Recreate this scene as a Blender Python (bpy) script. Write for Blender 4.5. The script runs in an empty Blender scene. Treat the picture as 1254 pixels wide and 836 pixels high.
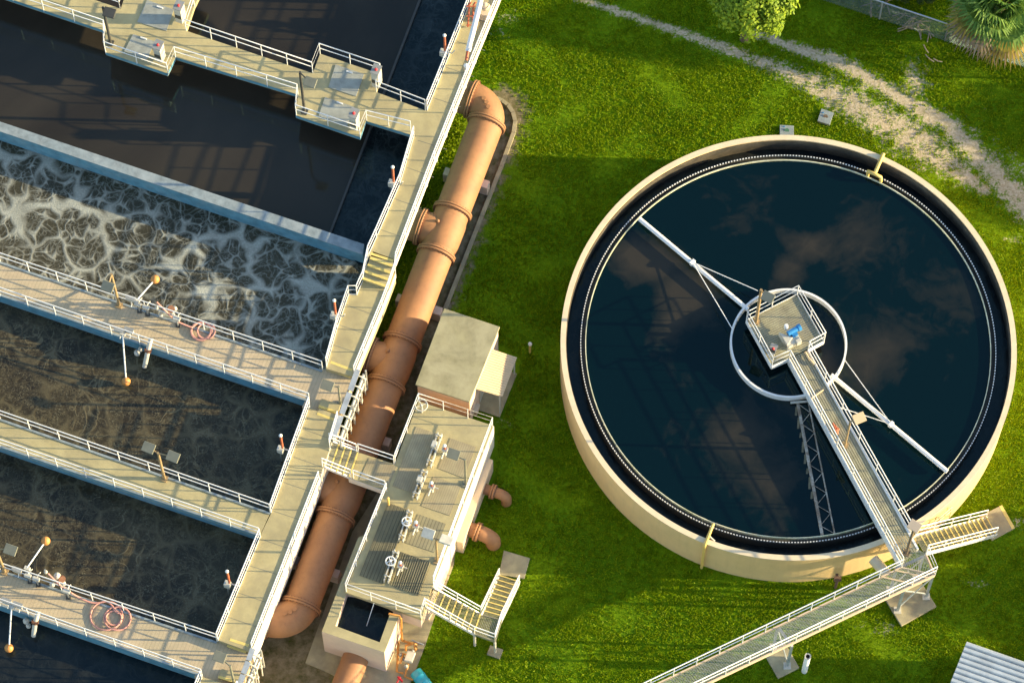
import bpy, bmesh, math, random
import numpy as np
from mathutils import Vector, Matrix, noise
random.seed(7)
rng = np.random.default_rng(11)
sc = bpy.context.scene
col = sc.collection
V = Vector
PI = math.pi
Z = V((0, 0, 1))

# ------------------------------------------------------------------ camera
F = 4800.0
TH = math.radians(21.33)
D = F / 27.0
FW = V((0, math.sin(TH), -math.cos(TH)))
UP = V((0, math.cos(TH), math.sin(TH)))
RT = V((1, 0, 0))
CAM = -FW * D
cd = bpy.data.cameras.new('camera')
cam = bpy.data.objects.new('camera', cd)
col.objects.link(cam)
cam.location = CAM
cam.rotation_euler = (TH, 0, 0)
cd.sensor_width = 36
cd.lens = F / 1254 * 36
cd.clip_end = 3000
sc.camera = cam


def G(x, y, z=0.0):
    """survey helper: the real place at height z of a point measured on the photograph"""
    d = FW + RT * ((x - 627) / F) - UP * ((y - 418) / F)
    return CAM + d * ((z - CAM.z) / d.z)


# plant axes: U runs east-south-east along the cross walkways, N runs up the long walkway
U = (G(445, 298, 3.9) - G(0, 149, 3.9)).normalized()
N = V((-U.y, U.x, 0))

# ------------------------------------------------------------------ mesh builder


class MB:
    def __init__(s):
        s.v = []; s.f = []; s.m = []; s.s = []; s.mi = 0

    def add(s, vs, fs, smooth=False):
        o = len(s.v)
        s.v += [tuple(p) for p in vs]
        for f in fs:
            s.f.append([i + o for i in f]); s.m.append(s.mi); s.s.append(smooth)
        return s

    def prism(s, top, th):
        n = len(top)
        vs = [V(p) for p in top] + [V(p) - Z * th for p in top]
        fs = [list(range(n)), list(range(2 * n - 1, n - 1, -1))]
        fs += [[i, i + n, (i + 1) % n + n, (i + 1) % n] for i in range(n)]
        return s.add(vs, fs)

    def box(s, c, ax, ay, az):
        c = V(c); ax = V(ax); ay = V(ay); az = V(az)
        vs = [c + ax * i + ay * j + az * k for i in (-1, 1) for j in (-1, 1) for k in (-1, 1)]
        return s.add(vs, [[0, 1, 3, 2], [4, 6, 7, 5], [0, 4, 5, 1], [2, 3, 7, 6], [0, 2, 6, 4], [1, 5, 7, 3]])

    def beam(s, a, b, w, h, up=Z):
        a = V(a); b = V(b); d = b - a
        sd = d.cross(up)
        if sd.length < 1e-6: sd = d.cross(V((1, 0, 0)))
        sd.normalize(); u2 = sd.cross(d).normalized()
        return s.box((a + b) / 2, d / 2, sd * w / 2, u2 * h / 2)

    def tube(s, pts, r, n=8, closed=False, caps=True):
        pts = [V(p) for p in pts]; k = len(pts)
        rs = r if isinstance(r, (list, tuple)) else [r] * k
        vs = []; ref = None
        for i, p in enumerate(pts):
            a = pts[(i - 1) % k] if (closed or i > 0) else p
            b = pts[(i + 1) % k] if (closed or i < k - 1) else p
            t = (b - a).normalized()
            if ref is None:
                ref = t.cross(Z)
                if ref.length < .1: ref = t.cross(V((1, 0, 0)))
            sd = (ref - t * ref.dot(t)).normalized(); ref = sd
            w = t.cross(sd)
            for j in range(n):
                an = 2 * PI * j / n
                vs.append(p + (sd * math.cos(an) + w * math.sin(an)) * rs[i])
        fs = []
        for i in range(k if closed else k - 1):
            for j in range(n):
                a = i * n + j; b = i * n + (j + 1) % n
                c = ((i + 1) % k) * n + (j + 1) % n; d2 = ((i + 1) % k) * n + j
                fs.append([a, b, c, d2])
        s.add(vs, fs, n > 5)
        if caps and not closed:
            s.add(vs[:n], [list(range(n))[::-1]])
            s.add(vs[-n:], [list(range(n))])
        return s

    def cyl(s, a, b, r, r2=None, n=16):
        return s.tube([a, b], [r, r if r2 is None else r2], n)

    def sphere(s, c, r, n=12, sc3=(1, 1, 1)):
        vs = []; fs = []
        c = V(c); h = n // 2
        for i in range(h + 1):
            for j in range(n):
                a = PI * i / h; b = 2 * PI * j / n
                vs.append(c + V((math.sin(a) * math.cos(b) * r * sc3[0], math.sin(a) * math.sin(b) * r * sc3[1], math.cos(a) * r * sc3[2])))
        for i in range(h):
            for j in range(n):
                fs.append([i * n + j, (i + 1) * n + j, (i + 1) * n + (j + 1) % n, i * n + (j + 1) % n])
        return s.add(vs, fs, True)

    def ring(s, c, r0, r1, z0, z1, n=192):
        vs = []
        for j in range(n):
            a = 2 * PI * j / n
            d = V((math.cos(a), math.sin(a), 0))
            for (r, z) in ((r0, z0), (r1, z0), (r1, z1), (r0, z1)):
                vs.append(V((c[0], c[1], 0)) + d * r + Z * z)
        fs = []
        for j in range(n):
            k = (j + 1) % n
            for q in range(4):
                fs.append([j * 4 + q, k * 4 + q, k * 4 + (q + 1) % 4, j * 4 + (q + 1) % 4])
        return s.add(vs, fs)

    def build(s, name, mats, parent=None, bevel=0):
        me = bpy.data.meshes.new(name)
        if not isinstance(mats, (list, tuple)): mats = [mats]
        vs = np.array(s.v, dtype=float)
        org = V((0, 0, 0))
        if parent is None:
            lo = vs.min(0); hi = vs.max(0)
            org = V(((lo[0] + hi[0]) / 2, (lo[1] + hi[1]) / 2, lo[2]))
            vs = vs - np.array(org)
        me.from_pydata([tuple(p) for p in vs], [], s.f)
        for m in mats: me.materials.append(m)
        me.polygons.foreach_set('material_index', s.m)
        me.polygons.foreach_set('use_smooth', s.s)
        bm = bmesh.new(); bm.from_mesh(me)
        bmesh.ops.recalc_face_normals(bm, faces=bm.faces)
        bm.to_mesh(me); bm.free()
        me.update()
        o = bpy.data.objects.new(name, me)
        col.objects.link(o)
        o.location = org
        if parent is not None:
            o.parent = parent
            if parent.type == 'EMPTY':
                o.matrix_parent_inverse = Matrix.Translation(-parent.location)
        if bevel:
            b = o.modifiers.new('bevel', 'BEVEL'); b.width = bevel; b.segments = 2; b.limit_method = 'ANGLE'
        return o


def thing(name, loc, label, cat, group=None):
    o = bpy.data.objects.new(name, None)
    o.empty_display_size = .3
    col.objects.link(o); o.location = loc
    return tag(o, label, cat, group)


def tag(o, label, cat, group=None, kind=None):
    if label: o['label'] = label
    if cat: o['category'] = cat
    if group: o['group'] = group
    if kind: o['kind'] = kind
    return o


def struct(o):
    o['kind'] = 'structure'
    return o


# ------------------------------------------------------------------ materials
def nodes(name):
    m = bpy.data.materials.new(name); m.use_nodes = True
    nt = m.node_tree; b = nt.nodes['Principled BSDF']
    return m, nt, b


def nn(nt, t, **kw):
    n = nt.nodes.new(t)
    for k, v in kw.items():
        if k in n.inputs: n.inputs[k].default_value = v
        else: setattr(n, k, v)
    return n


def ramp(nt, src, stops):
    r = nt.nodes.new('ShaderNodeValToRGB')
    while len(r.color_ramp.elements) < len(stops): r.color_ramp.elements.new(.5)
    for e, (p, c) in zip(r.color_ramp.elements, stops):
        e.position = p; e.color = (c[0], c[1], c[2], 1) if hasattr(c, '__len__') else (c, c, c, 1)
    nt.links.new(src, r.inputs[0])
    return r


def mixc(nt, fac, a, b):
    m = nt.nodes.new('ShaderNodeMix'); m.data_type = 'RGBA'
    for src, idx in ((fac, 0), (a, 6), (b, 7)):
        if isinstance(src, (int, float)): m.inputs[idx].default_value = src
        elif isinstance(src, (tuple, list)): m.inputs[idx].default_value = (*src[:3], 1)
        else: nt.links.new(src, m.inputs[idx])
    return m.outputs[2]


def mathn(nt, op, a, b=None, clamp=False):
    m = nt.nodes.new('ShaderNodeMath'); m.operation = op; m.use_clamp = clamp
    for i, s in enumerate((a, b)):
        if s is None: continue
        if isinstance(s, (int, float)): m.inputs[i].default_value = s
        else: nt.links.new(s, m.inputs[i])
    return m.outputs[0]


def coords(nt):
    return nt.nodes.new('ShaderNodeNewGeometry').outputs['Position']


def mat(name, c, rough=.7, metal=0., var=.12, scale=2.5, c2=None, stain=.0, bump=.0, bscale=30, spec=.5, lines=None, streak=0.):
    m, nt, b = nodes(name)
    P = coords(nt)
    n1 = nn(nt, 'ShaderNodeTexNoise', Scale=scale, Detail=6.0, Roughness=.62)
    nt.links.new(P, n1.inputs['Vector'])
    dark = tuple(x * (1 - var * 1.6) for x in c); lite = tuple(min(1, x * (1 + var)) for x in c)
    out = ramp(nt, n1.outputs[0], [(.3, dark), (.7, lite)]).outputs[0]
    if c2:
        n2 = nn(nt, 'ShaderNodeTexNoise', Scale=scale * .45, Detail=8.0, Roughness=.7, Distortion=.4)
        nt.links.new(P, n2.inputs['Vector'])
        mk = ramp(nt, n2.outputs[0], [(.5 - stain * .2, 0), (.72 - stain * .2, 1)]).outputs[0]
        out = mixc(nt, mathn(nt, 'MULTIPLY', mk, min(1, stain + .3)), out, c2)
    if streak:     # runs of weather and dirt down the surface
        mp = nn(nt, 'ShaderNodeMapping'); nt.links.new(P, mp.inputs[0]); mp.inputs['Scale'].default_value = (2.2, 2.2, .25)
        n6 = nn(nt, 'ShaderNodeTexNoise', Scale=1.6, Detail=6.0, Roughness=.7); nt.links.new(mp.outputs[0], n6.inputs['Vector'])
        out = mixc(nt, mathn(nt, 'MULTIPLY', ramp(nt, n6.outputs[0], [(.5, 0), (.68, 1)]).outputs[0], streak), out, tuple(x * .45 for x in c))
    if lines:      # (direction vector, spacing, darkness): seams that belong to the surface
        dv, sp, dk = lines
        dot = nn(nt, 'ShaderNodeVectorMath', operation='DOT_PRODUCT'); nt.links.new(P, dot.inputs[0]); dot.inputs[1].default_value = tuple(dv)
        fr = mathn(nt, 'FRACT', mathn(nt, 'DIVIDE', dot.outputs['Value'], sp))
        ln = ramp(nt, fr, [(0, 1), (.12, 1), (.22, 0), (.9, 0), (1, 1)]).outputs[0]
        out = mixc(nt, mathn(nt, 'MULTIPLY', ln, dk), out, tuple(x * .35 for x in c))
    nt.links.new(out, b.inputs['Base Color'])
    b.inputs['Roughness'].default_value = rough
    b.inputs['Metallic'].default_value = metal
    b.inputs['Specular IOR Level'].default_value = spec
    if bump:
        n3 = nn(nt, 'ShaderNodeTexNoise', Scale=bscale, Detail=4.0)
        nt.links.new(P, n3.inputs['Vector'])
        bp = nn(nt, 'ShaderNodeBump', Strength=bump, Distance=.02)
        nt.links.new(n3.outputs[0], bp.inputs['Height']); nt.links.new(bp.outputs[0], b.inputs['Normal'])
    return m


M = {}
M['deck'] = mat('deck_concrete', (.45, .385, .20), .85, var=.12, scale=1.2, c2=(.29, .25, .15), stain=.35, bump=.3)
M['deck2'] = mat('pink_deck_concrete', (.54, .43, .28), .85, var=.14, scale=1.6, c2=(.40, .34, .22), stain=.4, bump=.3, lines=(U, .16, .22))
M['fascia'] = mat('shade_blue_concrete', (.10, .27, .37), .8, var=.2, scale=2.2, c2=(.30, .38, .40), stain=.1, bump=.2)  # blue of skylight on the shaded faces, put into the concrete colour
M['walltop'] = mat('grey_wall_cap', (.23, .28, .30), .85, var=.2, scale=2.5, c2=(.36, .40, .41), stain=.3, bump=.3)
M['whitewall'] = mat('white_wall', (.72, .66, .56), .75, var=.06, scale=2, c2=(.42, .22, .11), stain=-.22, bump=.15)
M['cream'] = mat('cream_wall', (.62, .48, .34), .8, var=.05, scale=1.5, c2=(.5, .38, .26), stain=.1, bump=.15)
M['pinkwall'] = mat('pink_cream_wall', (.68, .53, .43), .8, var=.05, scale=1.5, c2=(.5, .38, .26), stain=.05, bump=.15)
M['salmon'] = mat('salmon_wall', (.62, .41, .26), .8, var=.06, scale=2)
M['roof'] = mat('mossy_roof', (.30, .27, .15), .9, var=.2, scale=1.3, c2=(.42, .38, .23), stain=.5, bump=.4)
M['awning'] = mat('cream_sheet_metal', (.58, .45, .28), .5, var=.04)
M['pad'] = mat('pad_concrete', (.42, .37, .225), .9, var=.15, scale=1.5, c2=(.22, .19, .14), stain=.4, bump=.3)
M['dark_pad'] = mat('damp_concrete', (.24, .21, .15), .9, var=.2, scale=1.5, c2=(.12, .11, .07), stain=.4, bump=.3)
M['pipe'] = mat('terracotta_paint', (.36, .175, .078), .68, var=.06, scale=1.2, c2=(.25, .12, .065), stain=.3, streak=.3)
M['pipe_dark'] = mat('terracotta_bolts', (.15, .065, .035), .6, var=.1)
M['white'] = mat('white_rail_paint', (.78, .78, .76), .4, var=.05, scale=4)
M['whiteold'] = mat('aged_white_paint', (.54, .52, .45), .5, var=.12, scale=4)
M['galv'] = mat('galvanised_steel', (.46, .50, .53), .45, metal=.35, var=.15, scale=3)
M['grey'] = mat('grey_metal', (.30, .31, .30), .5, metal=.2, var=.12)
M['lampgrey'] = mat('lamp_grey', (.20, .20, .15), .5, var=.1)
M['pole'] = mat('bronze_pole', (.34, .24, .12), .5, var=.1)
M['black'] = mat('dark_metal', (.05, .05, .045), .6, var=.1)
M['yellow'] = mat('yellow_nosing', (.74, .58, .18), .6, var=.12, scale=5)
M['yellowpipe'] = mat('yellow_pipe_paint', (.72, .50, .14), .5, var=.06)
M['tread'] = mat('tread_grating', (.28, .27, .18), .7, var=.2, scale=6, lines=(N, .12, .4))
M['grate'] = mat('olive_grating', (.30, .27, .16), .7, var=.14, scale=1.5, c2=(.2, .18, .12), stain=.3, lines=(U, .15, .75))
M['grate2'] = mat('tan_grating', (.38, .33, .2), .7, var=.14, scale=1.5, c2=(.26, .2, .12), stain=.3, lines=(U, .1, .4))
M['hatch'] = mat('aluminium_hatch', (.36, .37, .32), .5, metal=.2, var=.14, scale=3)
M['red'] = mat('red_button', (.6, .02, .03), .4, var=.02)
M['orange'] = mat('orange_float', (.62, .27, .07), .5, var=.08)
M['orangepipe'] = mat('orange_pipe', (.55, .24, .05), .5, var=.1)
M['redtube'] = mat('red_brown_tube', (.48, .13, .06), .5, var=.1)
M['blue'] = mat('blue_motor', (.03, .22, .52), .4, var=.05)
M['barrel'] = mat('turquoise_barrel', (.03, .36, .46), .4, var=.05)
M['hose'] = mat('pink_hose', (.55, .27, .22), .6, var=.06)
M['tankwall'] = mat('tank_cream', (.72, .51, .245), .8, var=.05, scale=.8, c2=(.60, .42, .21), stain=.1, bump=.1, streak=.14)
M['tankrim'] = mat('tank_rim', (.76, .61, .40), .8, var=.07, scale=2, bump=.1)
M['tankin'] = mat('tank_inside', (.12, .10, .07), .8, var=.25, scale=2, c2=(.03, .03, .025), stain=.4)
M['algae'] = mat('algae_edge', (.72, .70, .50), .6, var=.2, scale=3, c2=(.38, .42, .12), stain=.2)
M['trunk'] = mat('bark', (.16, .12, .08), .9, var=.3, scale=8, bump=.6)
M['shed'] = mat('shed_metal', (.52, .57, .60), .4, metal=.3, var=.1, scale=2)
M['brownrust'] = mat('rusty_iron', (.16, .09, .06), .8, var=.25, scale=6)
M['rakerust'] = mat('stained_steel', (.20, .17, .10), .7, var=.35, scale=5)
M['rake'] = mat('stained_white_steel', (.46, .43, .36), .7, var=.35, scale=6, c2=(.16, .11, .07), stain=.6)
M['wood'] = mat('dead_wood', (.36, .29, .2), .9, var=.2, scale=5)
M['glasslid'] = mat('pale_plastic', (.62, .64, .62), .3, var=.04)
M['greenlid'] = mat('green_lid', (.08, .22, .14), .6, var=.1)


def foliage(name, c, c2, trans=.25):
    m, nt, b = nodes(name)
    g = nt.nodes.new('ShaderNodeNewGeometry')
    r = ramp(nt, g.outputs['Random Per Island'], [(0, c), (.6, tuple((a + d) / 2 for a, d in zip(c, c2))), (1, c2)])
    nt.links.new(r.outputs[0], b.inputs['Base Color'])
    b.inputs['Roughness'].default_value = .6
    b.inputs['Specular IOR Level'].default_value = .25
    out = nt.nodes['Material Output']
    tr = nt.nodes.new('ShaderNodeBsdfTranslucent'); nt.links.new(r.outputs[0], tr.inputs[0])
    mx = nt.nodes.new('ShaderNodeMixShader'); mx.inputs[0].default_value = trans
    nt.links.new(b.outputs[0], mx.inputs[1]); nt.links.new(tr.outputs[0], mx.inputs[2]); nt.links.new(mx.outputs[0], out.inputs[0])
    return m


M['leaf'] = foliage('leaves_yellow_green', (.10, .19, .008), (.32, .42, .02))
M['leafdark'] = foliage('leaves_dark', (.03, .07, .012), (.09, .14, .03))
M['grass'] = foliage('grass_blades', (.16, .27, .001), (.35, .44, .002), .45)
M['palm'] = foliage('palm_green', (.09, .19, .03), (.22, .34, .07))
M['palmyellow'] = foliage('palm_yellow', (.22, .19, .03), (.38, .27, .05))
M['palmdead'] = foliage('palm_dead', (.20, .15, .09), (.32, .25, .16), .1)
M['tuft'] = foliage('dry_mixed_weeds', (.07, .09, .02), (.17, .2, .04), .2)


def ground_material():
    m, nt, b = nodes('lawn_soil')
    P = coords(nt)
    at = nn(nt, 'ShaderNodeAttribute', attribute_name='masks')
    sep = nt.nodes.new('ShaderNodeSeparateColor'); nt.links.new(at.outputs['Color'], sep.inputs[0])
    n1 = nn(nt, 'ShaderNodeTexNoise', Scale=.35, Detail=8.0, Roughness=.6); nt.links.new(P, n1.inputs['Vector'])
    n2 = nn(nt, 'ShaderNodeTexNoise', Scale=9.0, Detail=6.0, Roughness=.7); nt.links.new(P, n2.inputs['Vector'])
    n3 = nn(nt, 'ShaderNodeTexNoise', Scale=2.3, Detail=10.0, Roughness=.72); nt.links.new(P, n3.inputs['Vector'])
    lawn = ramp(nt, n1.outputs[0], [(.3, (.085, .18, .003)), (.5, (.13, .235, .003)), (.7, (.19, .29, .004))]).outputs[0]
    lawn = mixc(nt, mathn(nt, 'MULTIPLY', ramp(nt, n2.outputs[0], [(.45, 0), (.7, 1)]).outputs[0], .35), lawn, (.045, .10, .005))
    sand = ramp(nt, n2.outputs[0], [(.25, (.28, .22, .13)), (.5, (.46, .385, .26)), (.75, (.66, .59, .46))]).outputs[0]
    soil = ramp(nt, n3.outputs[0], [(.3, (.06, .07, .015)), (.48, (.17, .145, .08)), (.62, (.26, .22, .14)), (.8, (.38, .32, .22))]).outputs[0]
    nz = mathn(nt, 'MULTIPLY', mathn(nt, 'SUBTRACT', n3.outputs[0], .5), 2.6)
    nzf = mathn(nt, 'MULTIPLY', mathn(nt, 'SUBTRACT', n2.outputs[0], .5), 2.2)
    fs = mathn(nt, 'MULTIPLY', mathn(nt, 'SUBTRACT', mathn(nt, 'ADD', mathn(nt, 'ADD', sep.outputs[0], nz), nzf), .48), 2.6, True)
    fs = mathn(nt, 'MULTIPLY', fs, ramp(nt, sep.outputs[0], [(.0, 0), (.12, 1)]).outputs[0])
    fg = mathn(nt, 'MULTIPLY', mathn(nt, 'SUBTRACT', mathn(nt, 'ADD', sep.outputs[1], mathn(nt, 'MULTIPLY', nz, .6)), .4), 3.0, True)
    fg = mathn(nt, 'MULTIPLY', fg, ramp(nt, sep.outputs[1], [(.0, 0), (.12, 1)]).outputs[0])
    bare = ramp(nt, n3.outputs[0], [(.66, 0), (.72, 1)]).outputs[0]
    c = mixc(nt, mathn(nt, 'MULTIPLY', bare, .7), lawn, (.16, .13, .08))
    c = mixc(nt, fg, c, soil)
    c = mixc(nt, fs, c, sand)
    nt.links.new(c, b.inputs['Base Color'])
    b.inputs['Roughness'].default_value = .95
    b.inputs['Specular IOR Level'].default_value = .1
    bp = nn(nt, 'ShaderNodeBump', Strength=.7, Distance=.05)
    nt.links.new(n2.outputs[0], bp.inputs['Height']); nt.links.new(bp.outputs[0], b.inputs['Normal'])
    return m


def water_mat(name, base, murk, foam=None, foam_amt=0., scale=1., rough=.06, attr=False, ripple=.02, murk_amt=(.4, .7), kind='web', specks=0.):
    """liquid surface: clear dark body, suspended sludge and floating foam webs"""
    m, nt, b = nodes(name)
    P = coords(nt)
    mp = nn(nt, 'ShaderNodeMapping'); nt.links.new(P, mp.inputs[0]); mp.inputs['Scale'].default_value = (1, 1, 0)
    P = mp.outputs[0]
    n1 = nn(nt, 'ShaderNodeTexNoise', Scale=.22 * scale, Detail=7.0, Roughness=.55, Distortion=.8); nt.links.new(P, n1.inputs['Vector'])
    if attr:
        at = nn(nt, 'ShaderNodeAttribute', attribute_name='murk')
        s = mathn(nt, 'ADD', at.outputs['Fac'], mathn(nt, 'MULTIPLY', mathn(nt, 'SUBTRACT', n1.outputs[0], .5), 2.2))
        n1b = nn(nt, 'ShaderNodeTexNoise', Scale=1.1, Detail=8.0, Roughness=.6, Distortion=1.2); nt.links.new(P, n1b.inputs['Vector'])
        s = mathn(nt, 'ADD', s, mathn(nt, 'MULTIPLY', mathn(nt, 'SUBTRACT', n1b.outputs[0], .5), .65))
        fac = ramp(nt, s, [(murk_amt[0], 0), (murk_amt[1], 1)]).outputs[0]
    else:
        fac = ramp(nt, n1.outputs[0], [(murk_amt[0], 0), (murk_amt[1], 1)]).outputs[0]
    c = mixc(nt, fac, base, murk)
    if foam:
        warp = nn(nt, 'ShaderNodeTexNoise', Scale=1.1 * scale, Detail=.6, Roughness=.4); nt.links.new(P, warp.inputs['Vector'])
        sb = nn(nt, 'ShaderNodeVectorMath', operation='SUBTRACT'); nt.links.new(warp.outputs['Color'], sb.inputs[0]); sb.inputs[1].default_value = (.5, .5, .5)
        scl = nn(nt, 'ShaderNodeVectorMath', operation='SCALE'); nt.links.new(sb.outputs[0], scl.inputs[0]); scl.inputs['Scale'].default_value = .95 / scale
        ad = nn(nt, 'ShaderNodeVectorMath', operation='ADD'); nt.links.new(P, ad.inputs[0]); nt.links.new(scl.outputs[0], ad.inputs[1])
        n2 = nn(nt, 'ShaderNodeTexNoise', Scale=.45 * scale, Detail=5.0, Roughness=.55, Distortion=.4); nt.links.new(P, n2.inputs['Vector'])
        n5 = nn(nt, 'ShaderNodeTexNoise', Scale=1.7 * scale, Detail=4.0, Roughness=.6); nt.links.new(P, n5.inputs['Vector'])
        n4 = nn(nt, 'ShaderNodeTexNoise', Scale=11.0, Detail=5.0, Roughness=.75); nt.links.new(P, n4.inputs['Vector'])
        cov = ramp(nt, n2.outputs[0], [(.34, .15), (.64, 1)]).outputs[0]
        cov2 = ramp(nt, n5.outputs[0], [(.36, .1), (.62, 1)]).outputs[0]
        def lace(sc_, lo, hi, cv, amt):
            """rounded holes divided by thin membranes that thicken where three bubbles meet"""
            v1 = nn(nt, 'ShaderNodeTexVoronoi', voronoi_dimensions='2D', feature='DISTANCE_TO_EDGE', Scale=sc_ * scale); nt.links.new(ad.outputs[0], v1.inputs['Vector'])
            v2 = nn(nt, 'ShaderNodeTexVoronoi', voronoi_dimensions='2D', feature='F1', Scale=sc_ * scale); nt.links.new(ad.outputs[0], v2.inputs['Vector'])
            q_ = mathn(nt, 'SUBTRACT', mathn(nt, 'MULTIPLY', v2.outputs['Distance'], .6), v1.outputs['Distance'])
            q_ = mathn(nt, 'ADD', q_, mathn(nt, 'MULTIPLY', mathn(nt, 'SUBTRACT', cv, .5), .10))
            e = ramp(nt, q_, [(lo, 0), ((lo + hi) / 2, .55), (hi, 1)]).outputs[0]
            return mathn(nt, 'MULTIPLY', e, mathn(nt, 'MULTIPLY', mathn(nt, 'ADD', mathn(nt, 'MULTIPLY', cv, .6), .4), amt))

        def ridge(sc_, width, dist):
            nz = nn(nt, 'ShaderNodeTexNoise', Scale=sc_ * scale, Detail=3.0, Roughness=.5, Distortion=dist); nt.links.new(P, nz.inputs['Vector'])
            a_ = mathn(nt, 'ABSOLUTE', mathn(nt, 'SUBTRACT', nz.outputs[0], .5))
            return ramp(nt, a_, [(0, 1), (width * .4, .6), (width, 0)]).outputs[0]
        if kind == 'lace':
            big = lace(.80, .18, .40, cov, 1.0)
            med = lace(2.0, .18, .42, cov2, .72)
            fin = lace(5.0, .16, .44, cov2, .34)
            rg = mathn(nt, 'MULTIPLY', ridge(1.5, .022, .8), .3)
            tot = mathn(nt, 'MAXIMUM', mathn(nt, 'MAXIMUM', big, med), mathn(nt, 'MAXIMUM', fin, rg))
        else:
            r1 = mathn(nt, 'MAXIMUM', mathn(nt, 'MULTIPLY', ridge(.8, .05, 1.2), mathn(nt, 'MULTIPLY', cov, .7)), lace(.8, .17, .40, cov, .55))
            r2 = mathn(nt, 'MULTIPLY', ridge(2.0, .05, .7), mathn(nt, 'MULTIPLY', cov2, .42))
            r3 = mathn(nt, 'MULTIPLY', ridge(5.0, .05, .6), mathn(nt, 'MULTIPLY', cov2, .22))
            tot = mathn(nt, 'MAXIMUM', r1, mathn(nt, 'MAXIMUM', r2, r3))
        grain = ramp(nt, n4.outputs[0], [(.3, .55), (.62, 1)]).outputs[0]
        haze_ = mathn(nt, 'MULTIPLY', ramp(nt, n2.outputs[0], [(.58, 0), (.80, 1)]).outputs[0], .28)
        speck = mathn(nt, 'MULTIPLY', ramp(nt, n4.outputs[0], [(.52, 0), (.60, 1)]).outputs[0], mathn(nt, 'MULTIPLY', cov2, specks))
        fo = mathn(nt, 'MULTIPLY', mathn(nt, 'MAXIMUM', mathn(nt, 'MAXIMUM', tot, haze_), speck), mathn(nt, 'MULTIPLY', grain, foam_amt), True)
        c = mixc(nt, fo, c, foam)
        nt.links.new(mathn(nt, 'ADD', mathn(nt, 'MULTIPLY', fo, .6, True), rough), b.inputs['Roughness'])
        hgt = fo
        bp0 = nn(nt, 'ShaderNodeBump', Strength=.5, Distance=.05); nt.links.new(hgt, bp0.inputs['Height'])
    else:
        b.inputs['Roughness'].default_value = rough
        bp0 = None
    nt.links.new(c, b.inputs['Base Color'])
    n3 = nn(nt, 'ShaderNodeTexNoise', Scale=2.2, Detail=4.0, Roughness=.6); nt.links.new(P, n3.inputs['Vector'])
    bp = nn(nt, 'ShaderNodeBump', Strength=.35, Distance=ripple)
    nt.links.new(n3.outputs[0], bp.inputs['Height'])
    if bp0: nt.links.new(bp0.outputs[0], bp.inputs['Normal'])
    nt.links.new(bp.outputs[0], b.inputs['Normal'])
    b.inputs['IOR'].default_value = 1.33
    b.inputs['Specular IOR Level'].default_value = .72
    b.inputs['Specular Tint'].default_value = (.52, .92, 1, 1)
    return m


# ------------------------------------------------------------------ ground
ZU, ZM, ZW, ZP = 4.5, 3.8, 3.45, 3.15         # upper deck, long walkway, hose walkways, valve platform
TC = V((12.31, -1.27, 0)); TR = 10.14; TH_ = 3.05


def pl(pts, z=0.): return [G(x, y, z) for x, y in pts]


def dist_line(X, Y, pts, w):
    best = np.full(X.shape, 9e9); 
    for i in range(len(pts) - 1):
        a = pts[i]; b = pts[i + 1]
        dx, dy = b.x - a.x, b.y - a.y; L = dx * dx + dy * dy
        t = np.clip(((X - a.x) * dx + (Y - a.y) * dy) / L, 0, 1)
        ww = w[i] + (w[i + 1] - w[i]) * t
        d = np.hypot(X - a.x - t * dx, Y - a.y - t * dy) / ww
        best = np.minimum(best, d)
    return best


band1 = pl([(640, -30), (700, -6), (760, 15), (830, 38), (900, 64), (960, 86), (1010, 110), (1070, 140), (1130, 176), (1168, 205), (1205, 232)])
w1 = [.12, .14, .17, .2, .22, .32, .5, .7, .8, .5, .25]
band2 = pl([(925, 40), (985, 62), (1030, 76), (1075, 102), (1120, 130), (1165, 155), (1205, 198), (1254, 250), (1330, 320)])
w2 = [.15, .25, .28, .28, .3, .4, .45, .5, .5]
band3 = pl([(1119, 82), (1124, 108)]); w3 = [.35, .45]
band4 = pl([(1185, 165), (1225, 195), (1262, 215)]); w4 = [.5, .55, .5]


def masks(X, Y):
    s = np.zeros(X.shape)
    for b, w, a in ((band1, w1, .95), (band2, w2, 1.05), (band3, w3, .75), (band4, w4, .5)):
        s = np.maximum(s, a * np.clip(1.2 - dist_line(X, Y, b, w) * .5, 0, 1))
    for (px, py, r, a) in ((1242, 292, .5, .5), (625, 22, .8, .42), (611, 40, .6, .4), (1085, 768, .7, .52), (1196, 712, .6, .45), (1246, 640, .5, .5), (620, 520, .45, .42), (1055, 765, .4, .4)):
        c = G(px, py)
        s = np.maximum(s, a * np.clip(1.4 - np.hypot(X - c.x, (Y - c.y) * 1.6) / r, 0, 1))
    g = dist_line(X, Y, pl([(606, 140), (574, 225), (520, 365), (470, 500), (400, 680), (362, 780), (330, 860)]), [1.6, 1.5, 1.5, 1.5, 1.9, 2.4, 3.6])
    g = np.clip(1.5 - g, 0, 1)
    g2 = dist_line(X, Y, pl([(590, 90), (550, 190), (515, 280), (480, 370), (455, 430)]), [.8, .8, .8, .8, .8])
    g = np.where(g2 < 1, g * .55, g)
    return s, g


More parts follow.
